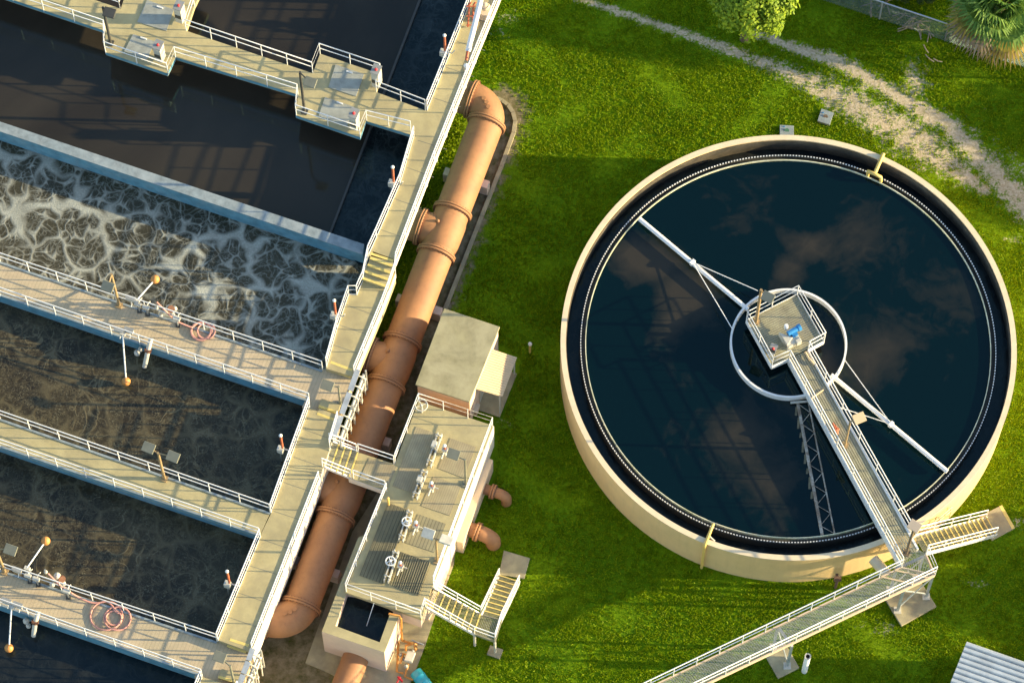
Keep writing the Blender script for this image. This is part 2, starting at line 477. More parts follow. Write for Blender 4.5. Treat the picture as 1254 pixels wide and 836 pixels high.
def ground():
    def axis(lo, hi, step, far):
        a = list(np.arange(lo, hi + step, step)); 
        st = step; x = lo
        l = []
        while x > -far:
            st *= 1.6; x -= st; l.append(x)
        st = step; x = a[-1]; r = []
        while x < far:
            st *= 1.6; x += st; r.append(x)
        return np.array(l[::-1] + a + r)
    xs = axis(-12, 30, .14, 900); ys = axis(-20, 22, .14, 900)
    X, Y = np.meshgrid(xs, ys)
    nx, ny = len(xs), len(ys)
    s, g = masks(X, Y)
    near = (np.abs(X) < 40) & (np.abs(Y) < 30)
    Zz = np.zeros(X.shape)
    Zz = .02 * np.sin(X * 1.3 + np.sin(Y * .9) * 2) + .02 * np.sin(Y * 1.7 + np.sin(X * .8) * 2) - .05
    Zz = np.where(near, Zz, -.05)
    me = bpy.data.meshes.new('ground')
    co = np.stack([X, Y, Zz], -1).reshape(-1, 3)
    i = np.arange((ny - 1) * (nx - 1)); r = i // (nx - 1); c = i % (nx - 1)
    q = r * nx + c
    F_ = np.stack([q, q + 1, q + nx + 1, q + nx], -1)
    me.vertices.add(len(co)); me.vertices.foreach_set('co', co.ravel())
    me.loops.add(F_.size); me.loops.foreach_set('vertex_index', F_.ravel().astype(np.int32))
    me.polygons.add(len(F_)); me.polygons.foreach_set('loop_start', (np.arange(len(F_)) * 4).astype(np.int32)); me.polygons.foreach_set('loop_total', np.full(len(F_), 4, np.int32))
    me.polygons.foreach_set('use_smooth', np.ones(len(F_), bool))
    me.update(); me.validate()
    at = me.color_attributes.new('masks', 'FLOAT_COLOR', 'POINT')
    colr = np.stack([s, g, 0 * s, 0 * s + 1], -1).reshape(-1, 4)
    at.data.foreach_set('color', colr.ravel().astype(np.float32))
    me.materials.append(ground_material())
    o = bpy.data.objects.new('ground', me); col.objects.link(o); struct(o)


ground()

# concrete pads lying on the ground (kept for grass rejection too)
PADS = {}


def inpoly(X, Y, poly):
    ins = np.zeros(X.shape, bool); n = len(poly)
    for i in range(n):
        a, b = poly[i], poly[(i + 1) % n]
        cnd = (a.y > Y) != (b.y > Y)
        xi = (b.x - a.x) * (Y - a.y) / ((b.y - a.y) if abs(b.y - a.y) > 1e-9 else 1e-9) + a.x
        ins ^= cnd & (X < xi)
    return ins


REJ = [
    pl([(617, 673), (649, 683), (642, 707), (611, 703)]),
    pl([(1227, 618), (1243, 646), (1215, 660), (1199, 631)]),
    pl([(1084, 733), (1104, 765), (1147, 742), (1128, 712)]),
    pl([(937, 802), (953, 830), (979, 817), (963, 790)]),
    pl([(374, 811), (432, 650), (600, 500), (632, 456), (612, 512), (606, 590), (556, 690), (530, 760), (521, 789), (497, 850), (430, 850)]),
    pl([(544, 400), (612, 420), (640, 440), (600, 560), (480, 560)]),
]


def grass():
    x0, x1, y0, y1 = -8, 25.5, -19, 19.5
    n = int((x1 - x0) * (y1 - y0) * 185)
    X = rng.uniform(x0, x1, n); Y = rng.uniform(y0, y1, n)
    # keep what the photograph can see plus a margin
    s, g = masks(X, Y)
    jit = rng.uniform(0, 1, n)
    patch = .5 + .5 * np.sin(X * 1.9 + 2 * np.sin(Y * 1.1)) * np.sin(Y * 2.3 + 1.7 * np.sin(X * .9))
    nzp = .34 * np.sin(X * 3.1 + 2 * np.sin(Y * 2.7)) * np.sin(Y * 3.7 + 2 * np.sin(X * 2.2)) * (s > .02)
    keep = (np.hypot(X - TC.x, Y - TC.y) > TR + .03) & (s * 1.25 - .25 + nzp < jit) & (g * 1.25 < jit)
    # west border: the long walkway
    a = G(611, 0, 0); b = G(300, 836, 0)
    side = (b.x - a.x) * (Y - a.y) - (b.y - a.y) * (X - a.x)
    keep &= side > -.3 * math.hypot(b.x - a.x, b.y - a.y)
    for p in REJ: keep &= ~inpoly(X, Y, p)
    X = X[keep]; Y = Y[keep]; patch = patch[keep]; n = len(X)
    k = 3
    X = np.repeat(X, k) + rng.normal(0, .03, n * k); Y = np.repeat(Y, k) + rng.normal(0, .03, n * k); patch = np.repeat(patch, k)
    n = len(X)
    h = rng.uniform(.035, .08, n) * (.88 + .2 * patch); w = rng.uniform(.018, .04, n)
    th = rng.uniform(0, 2 * PI, n); ln = rng.uniform(0, .09, n); la = rng.uniform(0, 2 * PI, n)
    co = np.zeros((n, 3, 3))
    co[:, 0] = np.stack([X - np.cos(th) * w, Y - np.sin(th) * w, np.full(n, -.04)], -1)
    co[:, 1] = np.stack([X + np.cos(th) * w, Y + np.sin(th) * w, np.full(n, -.04)], -1)
    co[:, 2] = np.stack([X + np.cos(la) * ln, Y + np.sin(la) * ln, h - .03], -1)
    me = bpy.data.meshes.new('grass')
    me.vertices.add(n * 3); me.vertices.foreach_set('co', co.ravel())
    me.loops.add(n * 3); me.loops.foreach_set('vertex_index', np.arange(n * 3, dtype=np.int32))
    me.polygons.add(n); me.polygons.foreach_set('loop_start', (np.arange(n) * 3).astype(np.int32)); me.polygons.foreach_set('loop_total', np.full(n, 3, np.int32))
    me.update(); me.materials.append(M['grass'])
    o = bpy.data.objects.new('grass', me); col.objects.link(o)
    tag(o, 'bright green mown lawn around the round tank', 'grass', kind='stuff')


grass()

# ------------------------------------------------------------------ water bodies


def sheet(name, pts, z, m):
    o = MB().add([G(x, y, z) for x, y in pts], [list(range(len(pts)))]).build(name, m)
    return struct(o)


brown = water_mat('brown_liquor', (.025, .0205, .0155), (.042, .035, .026), rough=.05, scale=.6, ripple=.006)
chan = water_mat('channel_water', (.006, .009, .011), (.012, .015, .016), foam=(.10, .12, .12), foam_amt=.5, scale=1.6, rough=.12, ripple=.05)
foamy = water_mat('foaming_liquor', (.034, .030, .016), (.060, .052, .028), foam=(.47, .48, .41), foam_amt=1.05, scale=.95, rough=.12, ripple=.03, kind='lace', specks=.12)
sludge = water_mat('sludge_liquor', (.022, .017, .010), (.046, .036, .018), foam=(.27, .23, .13), foam_amt=.75, scale=1.15, rough=.1, ripple=.03, specks=.55)
darkw = water_mat('dark_liquor', (.007, .010, .013), (.018, .018, .016), foam=(.06, .065, .06), foam_amt=.4, scale=1.3, rough=.08, ripple=.01)
WU, WF, WB = 2.95, 2.75, 2.55
# upper brown basin (west of the low weir) and the channel east of it
sheet('water', [(-420, -160), (560, -160), (523, -22), (403, 287), (448, 306), (440, 316), (-420, 24)], WU, brown)
sheet('water', [(523, -22), (560, -160), (640, -140), (608, -20), (455, 340), (403, 287)], WU - .12, chan)
sheet('water', [(-420, 20), (0, 160), (460, 330), (420, 470), (0, 335), (-420, 190)], WF, foamy)
sheet('water', [(-420, 205), (0, 345), (400, 480), (345, 640), (0, 530), (-420, 380)], WB, sludge)
sheet('water', [(-420, 400), (0, 546), (325, 650), (270, 790), (0, 715), (-420, 570)], WB, sludge)
sheet('water', [(-420, 590), (0, 735), (252, 815), (170, 1050), (-420, 850)], WB, darkw)

# ------------------------------------------------------------------ railing


def railing(pts, parent, h=1.1, sp=1.35, r=.028, m=None, name='railing', closed=False, mid=True, kick=False):
    """a run of tubular rail, each post its own sub-part"""
    m = m or M['white']
    pts = [V(p) for p in pts]
    mb = MB()
    mb.tube([p + Z * h for p in pts], r, 6)
    if mid: mb.tube([p + Z * h * .55 for p in pts], r * .8, 6)
    if kick:
        for a, b in zip(pts[:-1], pts[1:]): mb.beam(a + Z * .06, b + Z * .06, .015, .09)
    rl = mb.build(name, m, parent)
    done = []
    for a, b in zip(pts[:-1], pts[1:]):
        L = (b - a).length; k = max(1, round(L / sp))
        for i in range(k + 1):
            p = a.lerp(b, i / k)
            if any((p - q).length < .3 for q in done): continue
            done.append(p)
            MB().cyl(p - Z * .12, p + Z * h, r * .85, n=6).build('post', m, rl)
    return rl


def edge(pts, z, inset=0.0):
    return [G(x, y, z) for x, y in pts]


# ------------------------------------------------------------------ upper deck with the two service platforms
t = thing('service_walkway', G(300, 80, ZU), 'upper concrete walkway with two widened platforms crossing the brown basin', 'walkway')
N_edge = [(-260, -126), (148, 11), (156, -14), (166, -44), (262, -12), (240, 2), (228, 38), (383, 90), (392, 66), (466, 91), (461, 113), (522, 136)]
S_edge = [(506, 166), (448, 148), (441, 168), (362, 141), (365, 116), (215, 70), (205, 90), (129, 64), (129, 38), (16, 0), (-260, -94)]
N_edge[4] = (250, -16); N_edge[5] = (238, 8)
deck = MB(); deck.prism(pl(N_edge + S_edge, ZU), .32)
dk = deck.build('deck', [M['deck']], t)
fa = MB()


def fascia(mb, pts, z, d, off=.012):
    P_ = pl(pts, z)
    for a, b in zip(P_[:-1], P_[1:]):
        n_ = (b - a).cross(Z).normalized() * off
        mb.beam(a + n_ - Z * (d / 2 + .03), b + n_ - Z * (d / 2 + .03), .03, d)


fascia(fa, S_edge, ZU, .26)
fa.build('fascia', M['fascia'], t)
railing(edge([(-260, -127), (147, 10)], ZU), t)
railing(edge([(147, 10), (156, -16)], ZU), t)
railing(edge([(238, 7), (228, 37), (383, 89), (392, 66), (466, 91), (461, 112), (521, 135)], ZU), t)
railing(edge([(503, 161), (449, 147.5), (441, 167), (363, 141), (365, 116), (215, 70), (206, 90), (129.5, 64), (129, 38), (16, 0), (-260, -94)], ZU), t)
for (q, nm) in (([(163, 42), (190, 51), (180, 73), (152, 63)], 'hatch'), ([(180, 0), (213, 12), (204, 38), (168, 27)], 'hatch'), ([(411, 79), (446, 91), (436, 118), (402, 107)], 'hatch'), ([(398, 119), (434, 131), (425, 154), (390, 142)], 'hatch')):
    h_ = MB().prism(pl(q, ZU + .035), .03).build(nm, M['hatch'], t)
    c_ = G(sum(p[0] for p in q) / 4, sum(p[1] for p in q) / 4, ZU + .06)
    MB().beam(c_ + N * .45 - U * .15, c_ + N * .45 + U * .15, .06, .05).build('handle', M['white'], h_)

def cabinet(x, y, z, label, w=.17, d=.22, h=1.5, red=True):
    c = G(x, y, z)
    t_ = thing('control_cabinet', c, label, 'cabinet', 'electrical control cabinets on the platforms')
    a = V((.93, -.36, 0)); b_ = V((.36, .93, 0))
    MB().prism([c + a * w * i + b_ * d * j + Z * h for i, j in ((-1, -1), (1, -1), (1, 1), (-1, 1))], h - .12).build('cabinet_body', M['whiteold'], t_, .015)
    MB().prism([c + a * (w + .03) * i + b_ * (d + .03) * j + Z * (h + .05) for i, j in ((-1, -1), (1, -1), (1, 1), (-1, 1))], .045).build('cabinet_cap', M['grey'], t_)
    MB().beam(c - b_ * (d + .012) + Z * .75 - a * .15, c - b_ * (d + .012) + Z * .75 + a * .15, .02, .3).build('cabinet_panel', M['black'], t_)
    for s_ in (-1, 1): MB().beam(c + a * w * .8 * s_, c + a * w * .8 * s_ + Z * .14, .05, .05).build('cabinet_leg', M['grey'], t_)
    if red: MB().sphere(c + Z * (h + .08) - b_ * .03, .07, 10).build('button', M['red'], t_)


cabinet(197, 73, ZU, 'white control cabinet with red button on the south corner of the far left platform')
cabinet(222, 25, ZU, 'white control cabinet with red button at the picture top by the far left platform')
cabinet(462, 104, ZU, 'white control cabinet with red button at the north-east corner of the nearer platform', h=1.6)
cabinet(435, 156, ZU, 'white control cabinet with red button at the south rail of the nearer platform')

# low weir between basin and channel
MB().prism(pl([(521, -22), (524, -22), (405, 287), (402, 287)], WU + .06), .6).build('weir_wall', M['black'])
tag(bpy.data.objects['weir_wall'], 'thin dark weir wall across the brown basin beside the long walkway', 'wall')

# dividing wall
t = thing('divider_wall', G(200, 225, WF), 'thick grey-topped concrete wall, its face coloured the blue of skylit shade, between brown basin and foaming basin', 'wall')
MB().prism(pl([(-380, 22), (0, 149), (446, 299), (444, 311.5), (0, 161), (-380, 34)], 3.95), .05).build('wall_cap', M['walltop'], t)
MB().prism(pl([(-380, 22.5), (0, 149.5), (446, 299.5), (444, 311), (0, 160.5), (-380, 33.5)], 3.9), 2.5).build('wall_face', M['fascia'], t)

# ------------------------------------------------------------------ the long walkway
t = thing('main_walkway', G(400, 430, ZM), 'long pale concrete walkway running beside the big terracotta pipe', 'walkway')
up_poly = [(640, -75), (611, 0), (578, 81), (532, 197), (484, 322), (451, 313), (461, 291), (490, 225), (506, 166), (522, 136), (563, 36), (577, 0), (606, -84)]
MB().prism(pl(up_poly, ZU), .38).build('deck', M['deck'], t)
lo1 = [(479, 333), (470, 377), (434, 459), (400, 449), (404, 431), (412, 404), (427, 361), (438, 360), (444, 345)]
lo1 = [(484, 334), (468, 377), (433, 461), (399, 451), (406, 428), (413, 402), (427, 361), (437, 361), (445, 341), (449, 324)]
MB().prism(pl(lo1, ZM), 1.2).build('deck', M['deck'], t)
mid = [(433, 464), (413, 517), (381, 505), (386, 488), (397, 457)]
lo1b = [(399, 452.5), (433, 462.5), (429, 472), (395, 462)]
# sunk junction by the first hose walkway
MB().prism(pl([(433, 463), (414, 513), (370, 498), (391, 450)], ZW - .004), 1.2).build('deck', M['deck2'], t)
lo2 = [(414, 509), (402, 560), (347, 700), (307, 800), (270, 789), (266, 785), (319, 655), (332, 627), (379, 496)]
lo2 = [(415, 512), (400, 561), (347, 700), (308, 798), (269, 784), (266, 782), (318, 657), (332, 628), (376, 499)]
MB().prism(pl(lo2, ZM), 1.75).build('deck', M['deck'], t)
MB().prism(pl([(308, 802), (291, 846), (238, 828), (258, 782)], ZW - .004), 1.2).build('deck', M['deck2'], t)
MB().prism(pl([(291, 842), (262, 915), (215, 900), (247, 828)], ZM), 1.75).build('deck', M['deck'], t)
# steps with yellow nosings: (px of the nosing line west, east), z of the tread


def step(w, e, ztop, depth=.3, th=.19, dirn=-1):
    a = G(*w, ztop); b = G(*e, ztop)
    n_ = N * dirn
    mb = MB()
    mb.prism([a, b, b - n_ * depth, a - n_ * depth], th)
    mb.mi = 1
    o_ = .004
    mb.prism([a + Z * o_ + n_ * .02, b + Z * o_ + n_ * .02, b + Z * o_ - n_ * .10, a + Z * o_ - n_ * .10], .05)
    return mb.build('step', [M['deck'], M['yellow']], t)


for i in range(4):
    f = i / 3
    zz = ZU - .14 * i
    if i == 0: step((454, 311.5), (481.5, 320.5), ZU - .002, .3, .5)
    wv = (453 - 9.5 * f, 316.5 + 24.5 * f); ev = (480.5 - 8.5 * f, 326.5 + 24.5 * f)
    step(wv, ev, zz, .36, .9)
step((404.5, 444), (431, 454), ZM + .003, .3, .3)
step((401.5, 452), (428, 461.5), ZM - .17, .32, .3)
step((390, 498), (413, 506), ZW + .17, .42, .3, -1)
step((388, 507), (411, 515.5), ZM + .004, .3, .3, -1)
step((281, 783.5), (304, 791), ZM + .003, .3, .3)
step((278, 790.5), (301, 798.5), ZM - .17, .32, .3)
step((267, 829), (291, 836), ZW + .17, .42, .3, -1)
# walls below
wallm = MB()
for poly, z0 in ((up_poly, ZU - .38), (lo1, ZM - .36), (lo2, ZM - 1.75)):
    pass
wallm.prism(pl([(612, -75), (585, -2), (505, 200), (462, 312), (451, 308), (461, 291), (490, 225), (505, 168), (522, 137), (562, 37), (576, 0), (604, -80)], ZU - .383), 4.1)
wallm.build('basin_wall', M['fascia'], t)
wm = MB()
wm.prism(pl([(462, 330), (445, 377), (415, 455), (396, 500), (380, 560), (330, 700), (258, 880), (236, 880), (300, 690), (355, 560), (385, 470), (415, 400), (434, 350)], ZM - 1.77), 2.03)
wm.prism(pl([(446, 346), (430, 385), (400, 462), (398, 452), (412, 404), (427, 362), (438, 361)], ZM - 1.19), .6)
wm.build('basin_wall', M['cream'], t)
# white fascia on the sunny side of the low part
for e_, z_, d_ in (([(248, 950), (292, 840)], ZM, 1.7), ([(308, 798), (347, 700), (400, 561)], ZM, 1.7), ([(400, 561), (415, 512)], ZM, 1.1),
                   ([(433, 461), (468, 377), (484, 334)], ZM, .5), ([(484, 322), (532, 197), (578, 81), (611, 0), (640, -75)], ZU, .4)):
    fm = MB(); fascia(fm, e_, z_, d_); fm.build('fascia', M['whitewall'], t)
for f in np.linspace(.03, .97, 11):
    br = MB()
    p = G(611 + (484 - 611) * f, 0 + 322 * f, ZU)
    br.beam(p - U * .05 - Z * .3, p - U * 1.0 - Z * 1.3, .12, .12)
    br.beam(p - U * 1.0 - Z * .55, p - U * .02 - Z * .55, .12, .2)
    br.build('bracket', M['whiteold'], t)
# rails
railing(edge([(640, -75), (611, 0), (578, 81), (532, 197), (485, 321)], ZU), t, kick=True)
railing(edge([(485, 321), (479, 346)], ZU - .0), t) if False else None
mb = MB()
railing([G(485, 320, ZU), G(484, 333, ZM + .1) + N * .0, G(476, 356, ZM)], t)
railing(edge([(476, 356), (468, 377), (434, 459)], ZM), t, kick=True)
railing(edge([(402, 556), (400, 561)], ZM), t) if False else None
railing(edge([(399, 585), (347, 700), (309, 796)], ZM), t, kick=True) if False else None
railing([G(391, 587, ZM), G(347, 700, ZM), G(309, 796, ZM)], t, kick=True)
railing([G(292, 842, ZM), G(262, 915, ZM)], t, kick=True)
railing([G(414, 514, ZM), G(404, 548, ZM)], t)
railing(edge([(604, -78), (577, 0), (563, 36), (523, 135)], ZU), t, kick=True)
railing(edge([(507, 167), (490, 225), (461, 291), (451, 313)], ZU), t, kick=True)
railing([G(451, 313, ZU), G(445, 343, ZM), G(437, 361, ZM), G(427, 361, ZM), G(413, 402, ZM), G(400, 449, ZM)], t, kick=True)
railing(edge([(379, 497), (332, 627)], ZM), t, kick=True)
railing(edge([(319, 657), (267, 783)], ZM), t, kick=True)
railing(edge([(247, 830), (218, 900)], ZM), t, kick=True)
# expansion joints
jm = MB()
for (x, y, x2, y2, z) in [(466, 281, 500, 293, ZU), (482, 243, 516, 255, ZU), (498, 205, 531, 217, ZU), (512, 172, 547, 183, ZU), (545, 82, 580, 94, ZU), (531, 120, 564, 131, ZU), (557, 50, 594, 62, ZU),
                          (424, 373, 464, 388, ZM), (416, 398, 455, 411, ZM), (408, 422, 446, 435, ZM), (371, 525, 411, 539, ZM), (359, 559, 399, 573, ZM), (347, 590, 388, 604, ZM), (334, 625, 376, 639, ZM), (318, 659, 362, 674, ZM), (305, 692, 349, 706, ZM), (291, 725, 335, 740, ZM), (279, 755, 323, 770, ZM)]:
    a = G(x, y, z + .004); b = G(x2, y2, z + .004)
    MB().prism([a + N * .012, b + N * .012, b - N * .012, a - N * .012], .01).build('joint', M['lampgrey'], t)

# ------------------------------------------------------------------ cross walkways


def cross_walkway(label, n_edge, s_edge, z, m, th, extra_wall=True, fasc=.8, gap=.2):
    c = G((n_edge[0][0] + n_edge[-1][0]) / 2, (n_edge[0][1] + s_edge[-1][1]) / 2, z)
    t_ = thing('cross_walkway', c, label, 'walkway', 'walkways between the basins')
    poly = n_edge + s_edge[::-1]
    MB().prism(pl(poly, z), th).build('deck', m, t_)
    f_ = MB(); fascia(f_, s_edge[::-1], z, fasc)
    f_.build('fascia', M['fascia'], t_)
    cb = MB()
    for e_, sgn in ((n_edge, -1), (s_edge, 1)):
        P_ = pl(e_, z + .05)
        for a, b in zip(P_[:-1], P_[1:]): cb.prism([a, b, b - N * .09 * -sgn, a - N * .09 * -sgn], .048)
    cb.build('edge_curb', M['walltop'], t_)
    w_ = MB()
    P1 = [p - N * gap - Z * (th + .003) for p in pl(n_edge, z)]; P2 = [p + N * gap - Z * (th + .003) for p in pl(s_edge, z)]
    w_.prism(P1 + P2[::-1], 2.2)
    w_.build('support_wall', M['fascia'], t_)
    railing(edge(n_edge, z), t_); railing(edge(s_edge, z), t_)
    return t_


cross_walkway('wide deck with small pink hose coil between foaming and brown basins', [(-330, 208), (0, 320), (395, 453)], [(-330, 248), (0, 362), (379, 492)], ZW, M['deck2'], .8, fasc=.75, gap=.02)
cross_walkway('narrow concrete walkway between the two brown sludge basins carrying a twin lamp', [(-330, 395), (0, 512), (331, 627)], [(-330, 430), (0, 547), (318, 656)], ZM, M['deck'], .3, fasc=.22, gap=.15)
cross_walkway('wide deck with large pink hose loops at lower left', [(-330, 585), (0, 697), (266, 785)], [(-330, 626), (0, 741), (248, 828)], ZW, M['deck2'], .8, fasc=.75, gap=.02)

# ------------------------------------------------------------------ lamps


def lamp(base, top, z, heads, label, m=None, hm=None, arm=.35, r=.06):
    """pole lamp; base px, top px give the height"""
    m = m or M['pole']; hm = hm or M['lampgrey']
    b = G(*base, z)
    h = abs(base[1] - top[1]) / 9.8
    t_ = thing('lamp_post', b, label, 'lamp', 'pole lamps along the walkways')
    MB().cyl(b, b + Z * h, r, r * .8, 8).build('pole', m, t_)
    MB().box(b + Z * .03, U * .14, N * .14, Z * .03).build('base_plate', m, t_)
    for (dx, dy, rot, tl) in heads:
        tp = b + Z * (h - .05)
        hc = G(top[0] + dx, top[1] + dy, z + h)
        d = hc - tp; d.z = 0
        hc = tp + d + Z * .03
        MB().cyl(tp, hc, .035, n=6).build('arm', m, t_)
        a = V((math.cos(rot), math.sin(rot), 0)); c_ = V((-a.y, a.x, tl)).normalized()
        hd = MB(); hd.box(hc + Z * .04, a * .27, c_ * .22, a.cross(c_) * .055)
        o = hd.build('lamp_head', hm, t_, .015)
        MB().box(hc - a.cross(c_) * .03 + Z * .0, a * .2, c_ * .16, a.cross(c_) * .012).build('lens', M['glasslid'], o)


lamp((135.5, 53), (131, 17), ZU, [(3, -1, -.3, .2)], 'dark pole lamp beside the far left platform rail', M['black'], M['black'], r=.07)
lamp((373, 137), (368, 96), ZU, [(12, 5, -.35, .3)], 'dark pole lamp at the west rail of the nearer platform', M['black'], M['lampgrey'], r=.07)
lamp((146, 374), (139, 338), ZW, [(-7, 13, -.4, .5)], 'yellow-brown pole lamp on the deck with the small hose coil', r=.07)
lamp((201.5, 586), (197, 553), ZM, [(-15, -5, -.4, .3), (15, 6, -.4, .3)], 'twin headed lamp on the narrow walkway', r=.07)
lamp((6, 700), (0, 668), ZW, [(13, 5, -.35, .3)], 'pole lamp at the left edge on the lower hose deck', r=.07)
lamp((417, 495), (415, 473), ZW, [(-14, -1, -.35, .2)], 'grey lamp between the yellow steps by the pipe rack', M['lampgrey'])
lamp((287, 837), (283, 810), ZW, [(-14, -6, -.35, .2)], 'grey lamp at the lowest yellow steps', M['lampgrey'])

# ------------------------------------------------------------------ probes, floats, samplers on the basins


def probe(x, y, z, label, out=-.15):
    b = G(x, y, z)
    t_ = thing('level_probe', b, label, 'probe', 'red and white level probes at the basin rails')
    MB().box(b - Z * .25 + V((-.1, 0, 0)), V((.13, -.05, 0)), V((.04, .12, 0)), Z * .2).build('probe_box', M['whiteold'], t_, .02)
    MB().cyl(b + Z * .0, b + Z * 1.5, .055, n=8).build('probe_tube', M['redtube'], t_)
    MB().sphere(b + Z * 1.56, .085, 10).build('probe_cap', M['white'], t_)
    MB().tube([b - Z * .1, b + U * .35 - Z * .05, b + U * .45 + Z * .3], .035, 6).build('probe_bracket', M['whiteold'], t_)
    MB().cyl(b - Z * .2 + V((-.12, -.05, 0)), b - Z * 1.6 + V((-.12, -.05, 0)), .03, n=6).build('probe_rod', M['grey'], t_)


probe(545, 62, ZU + .5, 'red and white level probe on the channel rail near the top of the picture')
probe(482, 222, ZU + .5, 'red and white level probe on the rail above the dividing wall')
probe(411, 384, ZM + .5, 'red and white level probe beside the foaming basin')
probe(346, 548, ZM + .3, 'red and white level probe at the east end of the upper sludge basin')
probe(281, 713, ZM + .3, 'red and white level probe at the east end of the lower sludge basin')


def floatarm(rail, ball, zr, zb, label):
    a = G(*rail, zr); b = G(*ball, zb)
    t_ = thing('sampler_float', b, label, 'float', 'orange ball samplers on white arms')
    MB().cyl(a, b, .035, n=6).build('arm', M['white'], t_)
    MB().sphere(b, .2, 16).build('ball', M['orange'], t_)
    MB().box(a - Z * .1, U * .12, N * .08, Z * .12).build('clamp', M['whiteold'], t_)


floatarm((167, 368), (190, 342), ZW + 1.0, ZW + .7, 'orange ball on white arm over the foaming basin')
floatarm((150, 408), (154.5, 467), ZW + 1.0, WB + .35, 'orange ball on a long white arm over the upper sludge basin')
floatarm((33, 695), (56, 662), ZW + 1.0, ZW + .7, 'orange ball on white arm over the lower sludge basin')
floatarm((14, 742), (11, 793), ZW + 1.0, WB + .35, 'orange ball on white arm over the bottom left dark basin')


def pipework(pts, zs, z, label, extra=()):
    """valve cluster hung on the rail"""
    c = G(pts[0][0], pts[0][1], z)
    t_ = thing('sampling_valve', c, label, 'valve', 'white valves and drop pipes on the deck rails')
    p = [G(x, y, zz) for (x, y), zz in zip(pts, zs)]
    sm = [p[0]]
    for i in range(1, len(p) - 1):
        sm += [p[i].lerp(p[i - 1], .3), p[i], p[i].lerp(p[i + 1], .3)]
    sm.append(p[-1])
    MB().tube(sm, .11, 10).build('drop_pipe', M['whiteold'], t_)
    MB().tube([p[1] + (p[1] - p[2]).normalized() * .1, p[1]], .17, 10).build('flange', M['pipe_dark'], t_)
    for (x, y, zz, r) in extra:
        q = G(x, y, zz)
        o = MB().sphere(q, r, 10, (1, 1, 1.2)).build('valve_body', M['whiteold'], t_)
        MB().cyl(q, q + Z * .3, .04, n=6).build('stem', M['grey'], o)


pipework([(185, 414), (181, 430), (177, 449)], [ZW + .3, ZW + .1, WB + .3], ZW, 'white drop pipe over the upper sludge basin', [(168, 432, ZW - .3, .15), (172, 428, ZW - .2, .12)])
pipework([(47, 748), (43, 762), (41, 778)], [ZW + .3, ZW + .1, WB + .3], ZW, 'white drop pipe over the bottom left dark basin', [(32, 760, ZW - .3, .15), (35, 766, ZW - .35, .12)])
pipework([(212, 386), (209, 378), (206, 376)], [ZW + .2, ZW + .7, ZW + .3], ZW, 'white drop pipe by the small hose coil', [(197, 386, ZW + .3, .1), (192, 377, ZW + .9, .1), (214, 378, ZW + .5, .12)])
pipework([(78, 715), (75, 708), (70, 703)], [ZW + .2, ZW + .7, ZW + .4], ZW, 'white drop pipe by the large hose loops', [(64, 715, ZW + .3, .13), (70, 705, ZW + .8, .16), (56, 700, ZW + .9, .09)])


def stand(x, y, z, label):
    b = G(x, y, z)
    t_ = thing('valve_stand', b, label, 'valve', 'small hand valve stands on the hose decks')
    MB().cyl(b, b + Z * .75, .04, n=8).build('stem', M['grey'], t_)
    MB().box(b + Z * .03, V((.1, 0, 0)), V((0, .1, 0)), Z * .03).build('foot', M['black'], t_)
    MB().box(b + Z * .85, V((.15, -.05, 0)), V((.03, .08, 0)), Z * .1).build('valve_head', M['whiteold'], t_, .02)
    MB().tube([b + Z * .8, b + Z * .8 + N * .25, b + Z * .6 + N * .4], .03, 6).build('outlet', M['whiteold'], t_)


stand(171, 381, ZW, 'valve stand next to the rail, left of the small hose coil')
stand(181, 385, ZW, 'second valve stand left of the small hose coil')
stand(218, 399, ZW, 'valve stand touching the pink hose of the small coil')
stand(37, 712, ZW, 'valve stand near the left lamp on the lower hose deck')
stand(47, 716, ZW, 'second valve stand on the lower hose deck')
stand(84, 731, ZW, 'valve stand touching the hose leading to the large loops')
for (x, y, z, lb) in ((146, 405, ZW, 'white junction box hooked over the south rail above the upper sludge basin'), (158, 405, ZW, 'cream junction box on the south rail above the long float arm'),
                      (8, 736, ZW, 'white junction box on the south rail at lower left'), (22, 741, ZW, 'cream junction box on the south rail at lower left'),
                      (160, 366, ZW, 'white box on the north rail next to the foaming basin'), (21, 698, ZW, 'white box on the north rail by the left edge lamp')):
    c = G(x, y, z + .95)
    t_ = thing('junction_box', c, lb, 'box', 'junction boxes hung on the rails')
    MB().box(c, U * .2, N * .08, Z * .14).build('box_body', M['whiteold'], t_, .015)
    MB().box(c + Z * .155, U * .22, N * .1, Z * .012).build('box_lid', M['grey'], t_)
    MB().tube([c - Z * .14, c - Z * .6, c - Z * .7 - N * .1], .02, 6).build('cable', M['white'], t_)


def hose(pts, z, loops, label, r=.04):
    p = [G(x, y, zz) for (x, y, zz) in pts]
    end = p[-1]
    allp = []
    for i in range(len(p) - 1):
        for k in range(6): allp.append(p[i].lerp(p[i + 1], k / 6))
    for (cx, cy, rx, turns, ph, e) in loops:
        c = G(cx, cy, z)
        n_ = int(36 * turns)
        for k in range(n_):
            a = ph - 2 * PI * k / 36
            w_ = 1 + .05 * math.sin(k * .21) + e * k / n_
            allp.append(V((c.x + rx * w_ * math.cos(a), c.y + rx * w_ * math.sin(a) * .95, z + r + .03 + .03 * math.sin(a * 2 + cx))))
    # light smoothing
    for _ in range(3):
        allp = [allp[0]] + [(allp[i - 1] + allp[i] * 2 + allp[i + 1]) / 4 for i in range(1, len(allp) - 1)] + [allp[-1]]
    o = MB().tube(allp, r, 8).build('hose', M['hose'])
    tag(o, label, 'hose')


